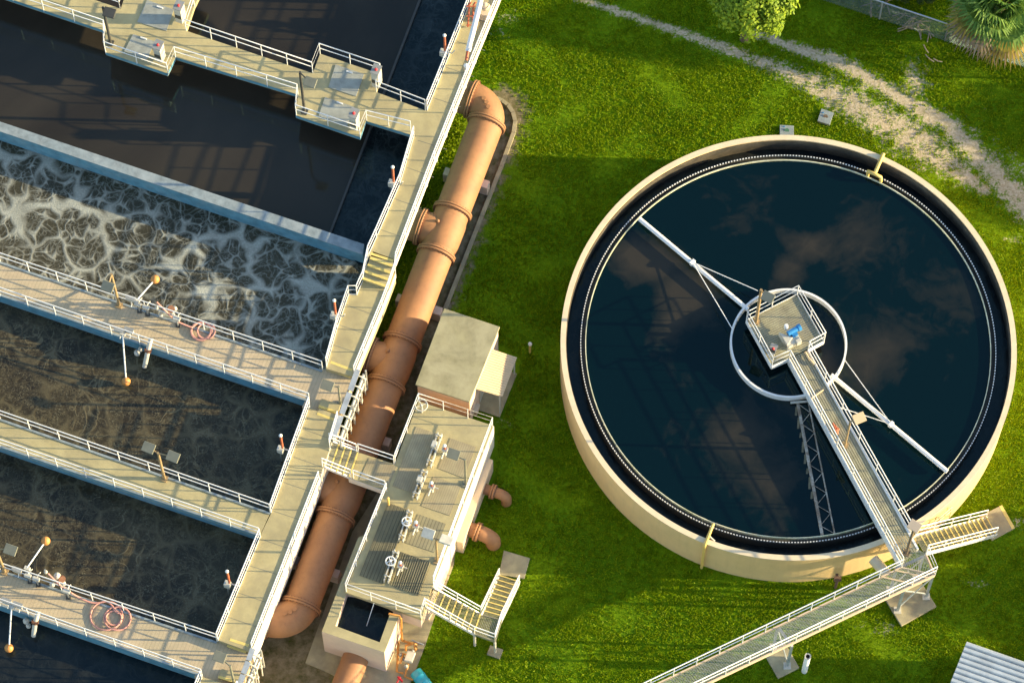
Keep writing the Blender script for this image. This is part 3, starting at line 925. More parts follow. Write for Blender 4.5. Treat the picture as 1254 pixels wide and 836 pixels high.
hose([(192, 370, ZW + 1.1), (202, 380, ZW + .9), (215, 393, ZW + .3), (232, 400, ZW + .1)], ZW, [(247, 406, .42, 2.6, 2.9, .15), (252, 406, .38, 1.6, 1.0, .1)], 'pink hose trailing into a small tight coil on the deck')
hose([(59, 702, ZW + 1.1), (75, 718, ZW + .8), (96, 731, ZW + .2), (118, 741, ZW + .06)], ZW, [(130, 755, .70, 1.15, 2.0, 0), (139, 757, .34, 1.2, 1.4, .0), (144, 758, .56, 1.1, 2.2, 0.05)], 'long pink hose lying in large open loops on the lower deck')

# ------------------------------------------------------------------ the big terracotta pipe
ZC = 1.55; PR = .80
AX = [(604, 130), (590, 165), (567, 227.5), (512.5, 365), (460, 497), (395, 664.5), (359, 766)]
pa = G(604, 130, ZC); pb = G(359, 766, ZC)
ax = (pb - pa).normalized(); W = V((ax.y, -ax.x, 0)); W = W if W.x < 0 else -W       # west, square to the pipe
t = thing('pipeline', G(470, 470, 0), 'huge terracotta painted pipe with flanged tees beside the long walkway', 'pipe')


def arc(k, d0, d1, rad, n=12):
    """quarter bend round corner k, coming in along d0 and leaving along d1"""
    s_ = k - d0 * rad; c_ = s_ + d1 * rad
    return [c_ - d1 * rad * math.cos(a) + d0 * rad * math.sin(a) for a in [PI / 2 * i / n for i in range(n + 1)]]


RB = 1.02
run = MB(); run.tube([pa + ax * RB, pb - ax * RB], PR, 48); run.build('pipe_run', M['pipe'], t)
eb = MB(); eb.tube(arc(pa, -ax, W, RB), PR, 48)
for q in (.35, .5, .65):
    a_ = PI / 2 * q
    c_ = (pa + ax * RB + W * RB) - W * RB * math.cos(a_) - ax * RB * math.sin(a_)
    eb.cyl(c_ + Z * (PR - .03) + V((.08, 0, 0)), c_ + Z * (PR + .05) + V((.08, 0, 0)), .1, n=14)
eb.build('elbow', M['pipe'], t)
eb = MB(); eb.tube(arc(pb, ax, W, RB), PR, 48)
for q in (.35, .5, .65):
    a_ = PI / 2 * q
    c_ = (pb - ax * RB + W * RB) - W * RB * math.cos(a_) + ax * RB * math.sin(a_)
    eb.cyl(c_ + Z * (PR - .03) + V((.08, 0, 0)), c_ + Z * (PR + .05) + V((.08, 0, 0)), .1, n=14)
eb.build('elbow', M['pipe'], t)


def flange(c, d, r=PR, parent=None, th=.07, name='flange'):
    d = V(d).normalized()
    mb = MB(); R2 = r + .12
    mb.tube([c - d * .10, c - d * .099, c - d * .02, c - d * .019], [r * .98, R2, R2, r * .98], 48, caps=False)
    mb.tube([c + d * .019, c + d * .02, c + d * .099, c + d * .10], [r * .98, R2, R2, r * .98], 48, caps=False)
    mb.mi = 1
    s_ = d.cross(Z)
    if s_.length < .1: s_ = V((1, 0, 0))
    s_.normalize(); w_ = d.cross(s_)
    k = max(12, int(r * 44))
    for i in range(k):
        a = 2 * PI * i / k
        p = c + (s_ * math.cos(a) + w_ * math.sin(a)) * (r + .075)
        mb.cyl(p - d * .135, p + d * .135, .024, n=6)
    mb.tube([c - d * .02, c + d * .02], r + .09, 32, caps=False)
    return mb.build(name, [M['pipe'], M['pipe_dark']], parent or t)


def onaxis(x, y):
    p = G(x, y, ZC); return pa + ax * (p - pa).dot(ax)


for x, y in ((596, 152), (555, 260), (534, 312), (492.6, 419), (472, 471), (430, 573), (408, 632), (368, 742)):
    flange(onaxis(x, y), ax)
flange(pa + W * (RB + .02), W); flange(pb + W * (RB + .02), W)
for (x, y, fx, fy) in ((544, 287, 515, 279), (482, 445, 457, 436), (419, 604, 394, 596)):
    c = onaxis(x, y)
    tb = MB()
    tb.tube([c - ax * .78, c - ax * .5, c + ax * .5, c + ax * .78], [PR * 1.01, PR * 1.07, PR * 1.07, PR * 1.01], 48, caps=False)
    tb.tube([c, c + W * .55, c + W * .95, c + W * 2.3], [PR * .86, PR * 1.04, PR * .95, PR * .93], 48)
    tb.sphere(c + Z * (PR * 1.03) + W * .35 - ax * .2, .09, 10)
    tb.build('tee', M['pipe'], t)
    flange(c + W * 1.1, W, PR * .95)
for p_ in (pa, pb):
    MB().tube([p_ + W * RB, p_ + W * (RB + 1.5)], PR, 48).build('stub', M['pipe'], t)
for x, y in ((571, 217), (513, 372), (450, 532), (387, 693)):
    c = G(x, y, .9)
    MB().box(V((c.x, c.y, .42)), W * 1.08, ax * .2, Z * .42).build('support_block', M['pinkwall'], t, .02)

# kerb round the pipe bed
kp = pl([(608, 120), (615, 123), (622, 128), (628, 137), (631, 148), (629, 162), (622, 181), (614, 203), (590, 264), (566, 325), (545, 378)], .1)
kb = MB()
for a, b in zip(kp[:-1], kp[1:]):
    d_ = (b - a).normalized() * .02
    kb.prism([a - d_ + (b - a).cross(Z).normalized() * .09, b + d_ + (b - a).cross(Z).normalized() * .09, b + d_ - (b - a).cross(Z).normalized() * .09, a - d_ - (b - a).cross(Z).normalized() * .09], .16)
o = kb.build('kerb', M['pad']); struct(o)

# conduit racks on the walkway wall near both junctions


def rack(p0, p1, z, label, n=6):
    t_ = thing('conduit_rack', G(*p1, 0), label, 'pipe rack', 'white conduit racks on the walkway wall')
    a = G(*p0, z); b = G(*p1, z)
    d = (b - a).normalized(); E_ = V((-d.y, d.x, 0)); E_ = E_ if E_.x > 0 else -E_
    for k in range(3):
        f0 = k / 3 + .01; f1 = (k + 1) / 3 - .02
        MB().beam(a.lerp(b, f0) + E_ * .1 + Z * .95, a.lerp(b, f1) + E_ * .1 + Z * .95, .24, .03, Z).build('tray_cover', M['galv'], t_)
    L = MB()
    L.tube([a + E_ * .35 + Z * .5, b + E_ * .35 + Z * .5], .06, 8); L.tube([a + E_ * .42 + Z * .1, b + E_ * .42 + Z * .1], .05, 8)
    L.tube([a + E_ * .32 - Z * .5, b + E_ * .32 - Z * .5], .07, 8)
    L.build('conduit', M['whiteold'], t_)
    random.seed(5)
    for i in range(n):
        f = (i + .5) / n; q = a.lerp(b, f) + E_ * .42
        mb = MB(); dp = random.uniform(1.2, 2.6)
        mb.tube([q + Z * .75 - E_ * .3, q + Z * .75, q + Z * .6 + E_ * .06, q - Z * dp], .035, 8)
        mb.box(q - Z * random.uniform(.2, 1.0), E_ * .06, d * .07, Z * .12)
        mb.sphere(q + Z * .1 + d * .15, .06, 8)
        mb.build('drop_pipe', M['whiteold'], t_)
    for f in (.0, .5, 1.):
        q = a.lerp(b, f) + E_ * .45
        MB().beam(q - Z * 1.5, q + Z * 1.0, .07, .07).build('upright', M['whiteold'], t_)


rack((437, 460), (406, 545), ZW, 'white conduits and grey tray covers beside the big pipe north of the bridge', 7)
rack((309, 800), (291, 848), ZW, 'white conduits and grey tray covers by the lowest steps', 4)

# ------------------------------------------------------------------ valve chamber with its deck
t = thing('valve_platform', G(540, 650, 0), 'raised concrete valve chamber with grated deck and white railings', 'platform')
dp = [(512.5, 491), (604, 521), (529, 719), (516, 757), (423, 724.5), (473, 601), (468, 598), (429, 584), (436, 554), (483, 568)]
dp = [(512.5, 491), (604, 521), (529, 719), (516, 757), (423, 724.5), (472, 600), (432, 586), (427, 584), (437, 553), (483.5, 568)]
MB().prism(pl(dp, ZP), .28).build('deck', M['deck'], t)
MB().prism([p - Z * .283 for p in pl([(513.5, 492.5), (602.5, 522), (531, 718), (523.5, 733), (425, 722), (484, 568)], ZP)], ZP - .283 + .03).build('chamber_wall', M['pinkwall'], t)
MB().prism([p - Z * .283 for p in pl([(524, 734), (527.5, 719.5), (515, 756), (493, 748), (498, 735)], ZP)][0:1] + [p - Z * .283 for p in pl([(527.5, 719.5), (515, 756), (491, 747.5), (503, 712)], ZP)], 1.15).build('landing_block', M['pinkwall'], t) if False else None
MB().prism([p - Z * .283 for p in pl([(529, 720), (515.5, 756), (492, 748), (497, 735)], ZP)], 1.15).build('landing_block', M['pinkwall'], t)
ef = MB(); fascia(ef, [(529, 719), (604, 521)], ZP, 2.6, .02); ef.build('east_face', M['whitewall'], t)
# gratings as sheets of slats let into the deck
for q, m_, nm in (([(509.5, 522), (536, 531), (507.5, 604), (480.5, 595)], 'grate2', 'grating'), ([(474.5, 615), (501.5, 624), (469.5, 715), (440, 704)], 'grate', 'grating'),
                  ([(551.5, 536), (583, 547), (568, 585), (536, 573)], 'grate2', 'grating'), ([(531, 583), (565, 595), (551, 631), (516, 619)], 'grate2', 'grating'),
                  ([(512, 629), (546, 641), (532, 676), (496, 664)], 'grate', 'grating'), ([(491, 675), (528, 688), (513, 729), (482, 718)], 'grate', 'grating'),
                  ([(452, 560.5), (486, 571), (474, 599), (440, 587)], 'grate2', 'grating')):
    MB().prism(pl(q, ZP + .02), .018).build(nm, M[m_], t)
# raised slats that throw lines of shade
for (q0, q1, e0, e1, k) in (((474.5, 615), (440, 704), (501.5, 624), (469.5, 715), 13), ((491, 675), (482 - 4, 716), (528, 688), (513, 729), 14)):
    sm = MB()
    for i in range(k):
        f = (i + .5) / k
        a = G(q0[0] + (e0[0] - q0[0]) * f, q0[1] + (e0[1] - q0[1]) * f, ZP + .045); b = G(q1[0] + (e1[0] - q1[0]) * f, q1[1] + (e1[1] - q1[1]) * f, ZP + .045)
        sm.beam(a, b, .03, .05)
    sm.build('slat', M['grate'], t)
railing([G(*p, ZP) for p in ((484, 566), (513, 492), (603, 521.5), (531, 715))], t)
railing([G(*p, ZP) for p in ((473.5, 601), (424, 723.5), (515.5, 756), (520.5, 741))], t)
railing([G(*p, ZP) for p in ((439, 553.5), (482.5, 568))], t)
railing([G(*p, ZP) for p in ((433, 585.5), (472, 599))], t)
railing([G(404, 541, ZM), G(437, 554, ZP)], t, sp=1.0); railing([G(395, 571, ZM), G(430, 585, ZP)], t, sp=1.0)
bs = MB(); fascia(bs, [(427, 584.5), (472, 600.5)], ZP, .5); bs.build('bridge_beam', M['whitewall'], t)
# four steps down from the walkway
for i in range(4):
    f = (i + .5) / 4
    z_ = ZM - .13 * (i + 1)
    a = G(407.5 + 31 * f, 541 + 12 * f, z_); b = G(397 + 31 * f, 571 + 13 * f, z_)
    u_ = (G(438, 553, z_) - G(407, 541, z_)).normalized() * .15
    mb = MB(); mb.prism([a - u_, a + u_, b + u_, b - u_], .05); mb.mi = 1
    mb.prism([a + u_ * .7 + Z * .006, a + u_ * 1.1 + Z * .006, b + u_ * 1.1 + Z * .006, b + u_ * .7 + Z * .006], .055)
    mb.build('step', [M['tread'], M['yellow']], t)
sg = MB()
for e in (((407, 541), (438, 553)), ((396.5, 571.5), (428, 584.5))):
    MB().beam(G(*e[0], ZM - .1), G(*e[1], ZP - .05), .06, .22).build('stringer', M['white'], t)
# side block with the two outlet pipes
MB().prism(pl([(591, 558), (604, 563), (567, 665), (554, 661)], 1.4), 1.45).build('side_block', M['cream'], t, .02)


def outlet(pts, r, label):
    p = [V(q) for q in pts]
    t_ = thing('outlet_pipe', V((p[-1].x, p[-1].y, 0)), label, 'pipe', 'terracotta outlet pipes bending into the lawn')
    d0 = (p[1] - p[0]).normalized()
    path = [p[0]] + arc(p[1], d0, V((0, 0, -1)), r * 1.6, 10) + [p[2]]
    MB().tube(path, r, 24).build('pipe_run', M['pipe'], t_)
    flange(p[0].lerp(p[1], .45), d0, r * .93, t_)


c1 = G(598, 600, .8); outlet([c1 - U * .3, G(620, 607, .8), V((G(620, 607, .8).x, G(620, 607, .8).y, -.1))], .24, 'smaller terracotta outlet pipe beside the narrow block')
c1 = G(577, 648, .8); outlet([c1 - U * .3, G(604, 658, .8), V((G(604, 658, .8).x, G(604, 658, .8).y, -.1))], .34, 'larger terracotta outlet pipe nearer the stairs')

# sluice gates with handwheels on the deck


def wheel(mb, c, r, tilt=V((0, 0, 1))):
    t_ = V(tilt).normalized(); s_ = t_.cross(V((0, 1, 0))).normalized(); w_ = t_.cross(s_)
    mb.tube([c + (s_ * math.cos(a) + w_ * math.sin(a)) * r for a in [2 * PI * i / 20 for i in range(20)]], .03, 6, closed=True)
    for k in range(4):
        a = PI * k / 2 + .4
        mb.cyl(c, c + (s_ * math.cos(a) + w_ * math.sin(a)) * r, .022, n=5)
    mb.sphere(c, .06, 8)


def gate(a, b, label, wh=None, hgt=.95):
    A = G(*a, ZP); B = G(*b, ZP)
    t_ = thing('sluice_gate', A.lerp(B, .5), label, 'gate', 'sluice gate frames on the grated deck')
    mb = MB()
    for s_ in (-1, 1):
        o_ = U * .09 * s_
        mb.beam(A + o_ + Z * .2, B + o_ + Z * .2, .06, .3)
    mb.build('gate_frame', M['whiteold'], t_)
    mb = MB()
    for f in (.12, .88):
        q = A.lerp(B, f)
        mb.tube([q - U * .12, q - U * .12 + Z * .55, q + U * .12 + Z * .55, q + U * .12], .03, 6)
    mb.build('yoke', M['whiteold'], t_)
    q = A.lerp(B, .5)
    MB().cyl(q, q + Z * hgt, .05, n=8).build('stem', M['grey'], t_)
    if wh:
        mb = MB(); wheel(mb, G(*wh, ZP + hgt), .2); mb.cyl(q + Z * hgt, G(*wh, ZP + hgt), .04, n=6); mb.build('handwheel', M['white'], t_)
    else:
        MB().box(q + Z * hgt, U * .11, N * .15, Z * .12).build('gearbox', M['whiteold'], t_, .02)


gate((539, 533), (525, 573), 'northernmost sluice gate, without handwheel')
gate((521, 578), (508, 612), 'second sluice gate from the north, without handwheel')
gate((503, 627), (491, 664), 'sluice gate with white handwheel near the middle of the grated deck', (498, 638))
gate((486, 676), (473, 714), 'southernmost sluice gate, white handwheel over striped grating', (478, 686.5))


def actuator(x, y, label):
    b = G(x, y, ZP)
    t_ = thing('valve_actuator', b, label, 'actuator', 'valve actuators with orange sleeves')
    MB().cyl(b, b + Z * .55, .09, .06, 10).build('pedestal', M['whiteold'], t_)
    MB().box(b + Z * .62, U * .13, N * .1, Z * .11).build('gearbox', M['whiteold'], t_, .03)
    MB().cyl(b + Z * .73, b + Z * 1.05, .06, n=8).build('sleeve', M['redtube'], t_)
    MB().sphere(b + Z * 1.1, .085, 10).build('cap', M['white'], t_)
    mb = MB(); mb.cyl(b + Z * .6 - N * .45, b + Z * .6 + N * .1, .035, n=6); mb.cyl(b + Z * .6, b + Z * .6 + U * .3, .03, n=6); mb.build('crank', M['whiteold'], t_)


actuator(545, 556, 'valve actuator next to the northernmost gate and the single lamp')
actuator(529, 601, 'valve actuator next to the second gate from the north')
actuator(510, 649, 'valve actuator beside the upper handwheel')
actuator(491, 698, 'valve actuator beside the lower handwheel')
lamp((570.5, 593), (570.5, 561), ZP, [(-15, -5, -.35, .25)], 'single headed lamp on the grated deck by the east face', M['lampgrey'], M['lampgrey'])
lamp((535.5, 687), (535.5, 657), ZP, [(-11, -4, -.35, .5), (11, 4, -.35, -.3)], 'twin headed lamp above the lower half of the grated deck', M['pole'], M['whiteold'])
mb = MB(); wheel(mb, G(516, 496, ZP + .9), .27); mb.cyl(G(516, 496, ZP + .9), G(516, 496, ZP + .9) - Z * .9, .04, n=8)
tag(mb.build('handwheel', M['whiteold']), 'pale handwheel on a stem in the north corner of the grated deck', 'valve')
mb = MB(); b_ = G(476, 618, ZP); mb.cyl(b_, b_ + Z * .9, .05, n=8); mb.sphere(b_ + Z * .9, .06)
tag(mb.build('marker_rod', M['yellowpipe']), 'short yellow rod standing on the deck west of the gates', 'post')

# ------------------------------------------------------------------ outlet box
ZB = 2.95
t = thing('outlet_box', G(435, 790, 0), 'cream concrete water box with open top and a pipe leaving its front', 'tank')
outer = [(394, 773), (470.7, 798.5), (488.6, 756), (502, 722), (452, 706), (449, 660), (439, 657)]
T0 = G(394, 773, ZB); T1 = G(470.7, 798.5, ZB); T2 = G(489.5, 752, ZB); T3 = G(427, 689, ZB)
I0 = G(411, 766, ZB); I1 = G(465, 786, ZB); I2 = G(478, 750, ZB); I3 = G(422.5, 727, ZB)
T3 = T0 + (G(438.6, 658, ZB) - T0)
uu = (T1 - T0).normalized(); vv = (T3 - T0).normalized()
MB().prism([T0, T1, I1, I0], ZB + .05).build('front_wall', M['pinkwall'], t)
MB().prism([T1, T2, I2, I1], ZB + .05).build('side_wall', M['pinkwall'], t)
MB().prism([T0, I0, I3 + vv * .9, T3 + (I0 - T0) * .62, T3], ZB + .05).build('side_wall', M['pinkwall'], t)
tp = MB(); e_ = Z * .012
for q in ([T0, T1, I1, I0], [T1, T2, I2, I1], [T0, I0, I3 + vv * .9, T3 + (I0 - T0) * .62, T3]): tp.prism([p + e_ for p in q], .011)
tp.build('rim', M['deck'], t)
MB().prism([I0 - uu * .1 - vv * .1 - Z * .9, I1 + uu * .1 - vv * .1 - Z * .9, I2 + uu * .1 - Z * .9, I3 - uu * .1 - Z * .9], .05)
o = MB().add([p - Z * .75 for p in (I0 - uu * .02, I1 + uu * .02, I2 + vv * .3, I3 + vv * .6)], [[0, 1, 2, 3]]).build('water', darkw); struct(o)
rd = MB(); a = G(458, 738, ZB + .2); b = G(449, 766, ZB - .7); rd.cyl(a, b, .018, n=5)
rd.build('gauge_rod', M['white'], t)
fp = G(433, 812, .62); d_ = (G(410, 870, .62) - fp).normalized()
MB().tube([fp - d_ * .5, fp + d_ * 14], .58, 40).build('outflow_pipe', M['pipe'], t)

# paved apron
o = MB().prism(pl([(374, 811), (432, 650), (470, 590), (560, 620), (556, 690), (535, 745), (521, 789), (497, 850), (455, 850), (400, 822)], .03), .1).build('pavement', M['pad']); struct(o)
# building with awning
ZH = 3.3
t = thing('pump_house', G(560, 440, 0), 'small salmon walled pump house with flat mossy concrete roof', 'building')
rf = pl([(544, 377.5), (612, 400), (575, 492), (508.7, 470.5)], ZH)
c_ = sum(rf, V()) / 4
MB().prism([c_ + (p - c_) * .955 - Z * .14 for p in rf], ZH - .14).build('wall', M['salmon'], t)
MB().prism(rf, .14).build('roof', M['roof'], t, .01)
ew = MB(); fw_ = [c_ + (p - c_) * .958 - Z * .16 for p in rf]; ew.beam(fw_[1].lerp(fw_[2], .01) - Z * 1.4, fw_[1].lerp(fw_[2], .99) - Z * 1.4, .04, 2.75); ew.build('east_wall', M['pinkwall'], t)
aw = MB(); ap = [G(601, 427, 2.75), G(633, 437.5, 2.25), G(615, 485.5, 2.25), G(583, 476, 2.75)]
aw.prism(ap, .05)
for i in range(17):
    f = (i + .5) / 17
    a = ap[0].lerp(ap[3], f) + Z * .02; b = ap[1].lerp(ap[2], f) + Z * .02
    aw.beam(a, b, .04, .02)
aw.mi = 0
aw.build('awning', M['awning'], t)
bp_ = MB()
bp_.beam(ap[1] - U * .12 - Z * .1, V((ap[1].x, ap[1].y, 0)) - U * .12, .07, .07); bp_.beam(ap[2] - U * .12 - Z * .1, V((ap[2].x, ap[2].y, 0)) - U * .12, .07, .07)
bp_.build('awning_post', M['whiteold'], t)
dr = MB(); q = fw_[1].lerp(fw_[2], .55); dr.beam(V((q.x, q.y, 1.05)) + U * .035 - N * .45, V((q.x, q.y, 1.05)) + U * .035 + N * .45, .03, 2.0); dr.build('door', M['whiteold'], t)
o = MB().prism(pl([(600, 446), (633, 457), (612, 510), (560, 493)], .07), .12).build('pavement', M['pad']); struct(o)
for (x, y) in ((583, 497), (586, 489)):
    pass
t2 = thing('meter_box', G(581, 499, 0), 'small cream meter box against the pump house wall under the awning', 'box')
MB().box(G(582, 499, .5), U * .14, N * .2, Z * .5).build('box_body', M['cream'], t2, .02)
MB().box(G(582, 499, 1.02), U * .16, N * .22, Z * .02).build('box_lid', M['whiteold'], t2)

# ------------------------------------------------------------------ stairs helper


def flight(name_parent, A0, A1, B0, B1, n, mtread=None, rails=True, gr=1.1, nose='yellow'):
    """A0,A1 top edge (left,right) B0,B1 bottom edge"""
    P_ = name_parent
    for i in range(n):
        f = (i + .5) / n
        zz = A0.z + (B0.z - A0.z) * (i + 1) / (n + 1)
        a = A0.lerp(B0, f); b = A1.lerp(B1, f); a.z = b.z = zz
        d = (B0 - A0); d.z = 0; d.normalize(); w_ = d * .13
        mb = MB(); 
        for k in range(5):
            o_ = w_ * (-1 + k * .42)
            mb.beam(a + o_, b + o_, .03, .04)
        mb.mi = 1
        mb.prism([a + w_ * .72 + Z * .03, a + w_ * 1.12 + Z * .03, b + w_ * 1.12 + Z * .03, b + w_ * .72 + Z * .03], .06)
        mb.build('tread', [M['tread'], M[nose]], P_)
    for a, b in ((A0, B0), (A1, B1)):
        MB().beam(a - Z * .12, b - Z * .05, .06, .26).build('stringer', M['white'], P_)


ZL = 1.67
t = thing('stairs', G(590, 770, 0), 'white steel stairs with yellow nosings turning down from the valve deck', 'stairs')
S0 = G(531, 719, ZP); S1 = G(521, 742, ZP)
L0 = G(589, 752, ZL); L1 = G(581, 776, ZL); L2 = G(606, 785, ZL); L3 = G(614, 759, ZL)
flight(t, S0, S1, L0, L1, 8)
lg = MB()
for i in range(13):
    f = (i + .5) / 13; lg.beam(L0.lerp(L3, f), L1.lerp(L2, f), .045, .04)
lg.beam(L0, L3, .05, .12); lg.beam(L1, L2, .06, .22); lg.beam(L2, L3, .06, .22)
lg.build('landing', M['tread'], t)
B0 = G(611.5, 705, .12); B1 = G(636, 713, .12)
flight(t, L0 + U * .03, L3, B0, B1, 9)
railing([S0, L0], t, sp=1.2); railing([S1, L1, L2], t, sp=1.2); railing([L2, L3, B1], t, sp=1.4); railing([L0, B0], t, sp=1.4)
lgp = MB(); 
for q in (L1, L2): lgp.cyl(q - Z * .1, V((q.x, q.y, 0)), .06, n=8)
lgp.build('landing_leg', M['whiteold'], t)
MB().box(V((L2.x, L2.y, .05)), U * .3, N * .22, Z * .06).build('foot_pad', M['pad'], t)
o = MB().prism(pl([(617, 673.5), (649, 683), (642, 708), (611, 703)], .08), .16).build('pavement', M['pad'], None, .01); struct(o)

# ------------------------------------------------------------------ small chemical pipework and barrel
t = thing('backflow_preventer', G(500, 810, 0), 'tangle of thin orange pipes and a grey valve box beside the water box', 'pipework')
ob = MB()
for pts, zs in (([(476, 751), (489, 754), (491, 757), (492, 782), (493, 784)], [3.2, 3.2, 3.1, .9, .6]), ([(493, 784), (510, 789), (510, 794), (505, 798)], [.6, .6, .3, .3]),
                ([(488, 785), (486, 822), (494, 824)], [.4, .3, .3]), ([(500, 812), (496, 828), (506, 832)], [.5, .3, .3]), ([(497, 796), (497, 790), (507, 788), (509, 795)], [.5, .7, .7, .5]), ([(490, 812), (494, 800), (500, 802)], [.6, .6, .6])):
    ob.tube([G(x, y, z) for (x, y), z in zip(pts, zs)], .055, 8)
ob.build('orange_pipe', M['orangepipe'], t)
MB().box(G(502, 804, .7), U * .18 + N * .02, N * .24, Z * .14).build('valve_box', M['whiteold'], t, .03)
vm = MB()
for (x, y) in ((497, 815), (494, 806), (505, 797), (491, 801)):
    vm.sphere(G(x, y, .5), .11, 8); vm.cyl(G(x, y, .5), G(x, y, .8), .03, n=6)
vm.build('valve', M['grey'], t)
MB().tube([G(504, 783, .55), G(519, 789, .55)], .035, 6).build('grey_conduit', M['galv'], t)
rdm = MB(); rdm.tube([G(487, 828, .4), G(493, 834, .4)], .05, 6); rdm.tube([G(490, 828, .4), G(486, 836, .4)], .04, 6)
tag(rdm.build('red_tool', M['red']), 'small red metal frame lying by the orange pipes at the lower edge', 'tool')
t = thing('barrel', G(515, 828, 0), 'turquoise plastic barrel lying on its side at the lower edge', 'barrel')
a = G(508.5, 822, .3); b = G(524, 842, .3)
MB().tube([a, a.lerp(b, .02), a.lerp(b, .3), a.lerp(b, .33), a.lerp(b, .36), a.lerp(b, .65), a.lerp(b, .68), a.lerp(b, .71), a.lerp(b, .98), b], [.25, .28, .29, .31, .29, .29, .31, .29, .28, .25], 24).build('barrel_body', M['barrel'], t)
MB().tube([a - (b - a).normalized() * .015, a + (b - a).normalized() * .01], .2, 20).build('barrel_lid', M['glasslid'], t)
o = MB().tube([V((a.x, a.y, 0)).lerp(V((b.x, b.y, 0)), .1) + Z * .0, V((a.x, a.y, 0)).lerp(V((b.x, b.y, 0)), .1) + Z * .01], .01, 4) 

# ------------------------------------------------------------------ round clarifier
t = thing('clarifier_tank', TC, 'large round cream walled settling tank with dark water', 'tank')
MB().ring(TC, TR - .22, TR, -.1, TH_ - .06).build('tank_wall', M['tankwall'], t)
MB().ring(TC, TR - .23, TR + .01, TH_ - .057, TH_).build('rim', M['tankrim'], t)
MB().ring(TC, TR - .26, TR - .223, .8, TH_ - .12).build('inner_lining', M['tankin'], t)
MB().ring(TC, 9.22, 9.27, 1.5, 2.74).build('weir_plate', M['black'], t)
nz_ = MB(); K = 430
for i in range(K):
    a = 2 * PI * i / K; d = V((math.cos(a), math.sin(a), 0)); s_ = V((-d.y, d.x, 0))
    nz_.box(V((TC.x, TC.y, 2.79)) + d * 9.245, d * .018, s_ * .032, Z * .04)
tag(nz_.build('weir_teeth', M['white'], t), None, None, kind='stuff')
MB().ring(TC, 9.01, 9.045, 2.5, 2.80).build('scum_baffle', M['algae'], t)
MB().ring(TC, 9.048, 9.217, 2.2, 2.55).build('baffle_gap', M['black'], t)
# liquid: polar sheet carrying a murk field
murk = water_mat('clarifier_water', (.0005, .0060, .0078), (.034, .029, .021), attr=True, rough=.03, ripple=.003, murk_amt=(.25, 1.15))
blobs = [(795, 318, 1.9, 1.3, 1.15), (845, 355, 1.7, 1.3, 1.0), (985, 300, 1.3, 1.0, .9), (965, 330, .9, 1.5, .8), (1080, 440, 1.6, 1.6, .85), (1050, 290, 3.2, 2.0, .45), (900, 540, 2.2, 2.2, .55), (940, 590, 2.0, 1.4, .6), (890, 270, 2.2, 1.5, .35), (1140, 360, 2.6, 2.4, .35), (1010, 450, .7, 1.7, .7), (830, 390, 1.0, 1.0, .5)]
vs = []; fc = []; mk = []
NR, NT = 60, 180
for i in range(NR + 1):
    r = 9.0 * i / NR
    for j in range(NT):
        a = 2 * PI * j / NT
        p = V((TC.x + r * math.cos(a), TC.y + r * math.sin(a), 2.70)); vs.append(p)
for i in range(NR):
    for j in range(NT): fc.append([i * NT + j, (i + 1) * NT + j, (i + 1) * NT + (j + 1) % NT, i * NT + (j + 1) % NT])
VX = np.array([[p.x, p.y] for p in vs]); mkv = np.zeros(len(vs))
for (px, py, rx, ry, a) in blobs:
    c = G(px, py, 2.7); mkv = np.maximum(mkv, a * np.exp(-((VX[:, 0] - c.x) / rx) ** 2 - ((VX[:, 1] - c.y) / ry) ** 2))
wo = MB().add(vs, fc).build('water', murk); struct(wo)
at = wo.data.attributes.new('murk', 'FLOAT', 'POINT'); at.data.foreach_set('value', mkv.astype(np.float32))
o = MB().ring(TC, 9.272, TR - .262, 2.0, 2.05).build('water', darkw); struct(o)

# inflow well
t = thing('feed_well', TC + Z * 2.4, 'white ring of the central feed well under the drive platform', 'ring')
MB().ring(TC, 2.52, 2.61, 2.6, 3.1, 96).build('well_ring', M['white'], t)
t_ = t
t = thing('drive_column', TC + Z * 0, 'central drive column under the clarifier platform', 'column')
MB().cyl(TC + Z * .2, TC + Z * 3.0, .45, n=24).build('shaft', M['grey'], t)
MB().ring(TC, .45, 1.0, 2.3, 2.6, 32).build('turntable', M['brownrust'], t)

# skimmer arms
ZS = 3.0


def arm(p0, p1, q, w1, w2, label):
    a = G(*p0, ZS); b = G(*p1, ZS)
    t_ = thing('skimmer_arm', a, label, 'arm', 'white skimmer arms of the round tank')
    MB().cyl(a, b, .105, n=14).build('arm_tube', M['white'], t_)
    k = G(*q, ZS)
    for w in (w1, w2):
        MB().cyl(k + Z * .1, G(*w, ZS + .3), .02, n=5).build('stay_wire', M['white'], t_)
    MB().box(k + Z * .05, (b - a).normalized() * .07, (b - a).cross(Z).normalized() * .13, Z * .13).build('stay_bracket', M['white'], t_)


arm((783, 268), (916, 379), (848, 322), (928, 356), (897, 403), 'white skimmer arm reaching to the upper left of the tank')
arm((1160, 577), (1018, 459), (1091, 520), (1034, 440), (1008, 492), 'white skimmer arm reaching to the lower right of the tank')

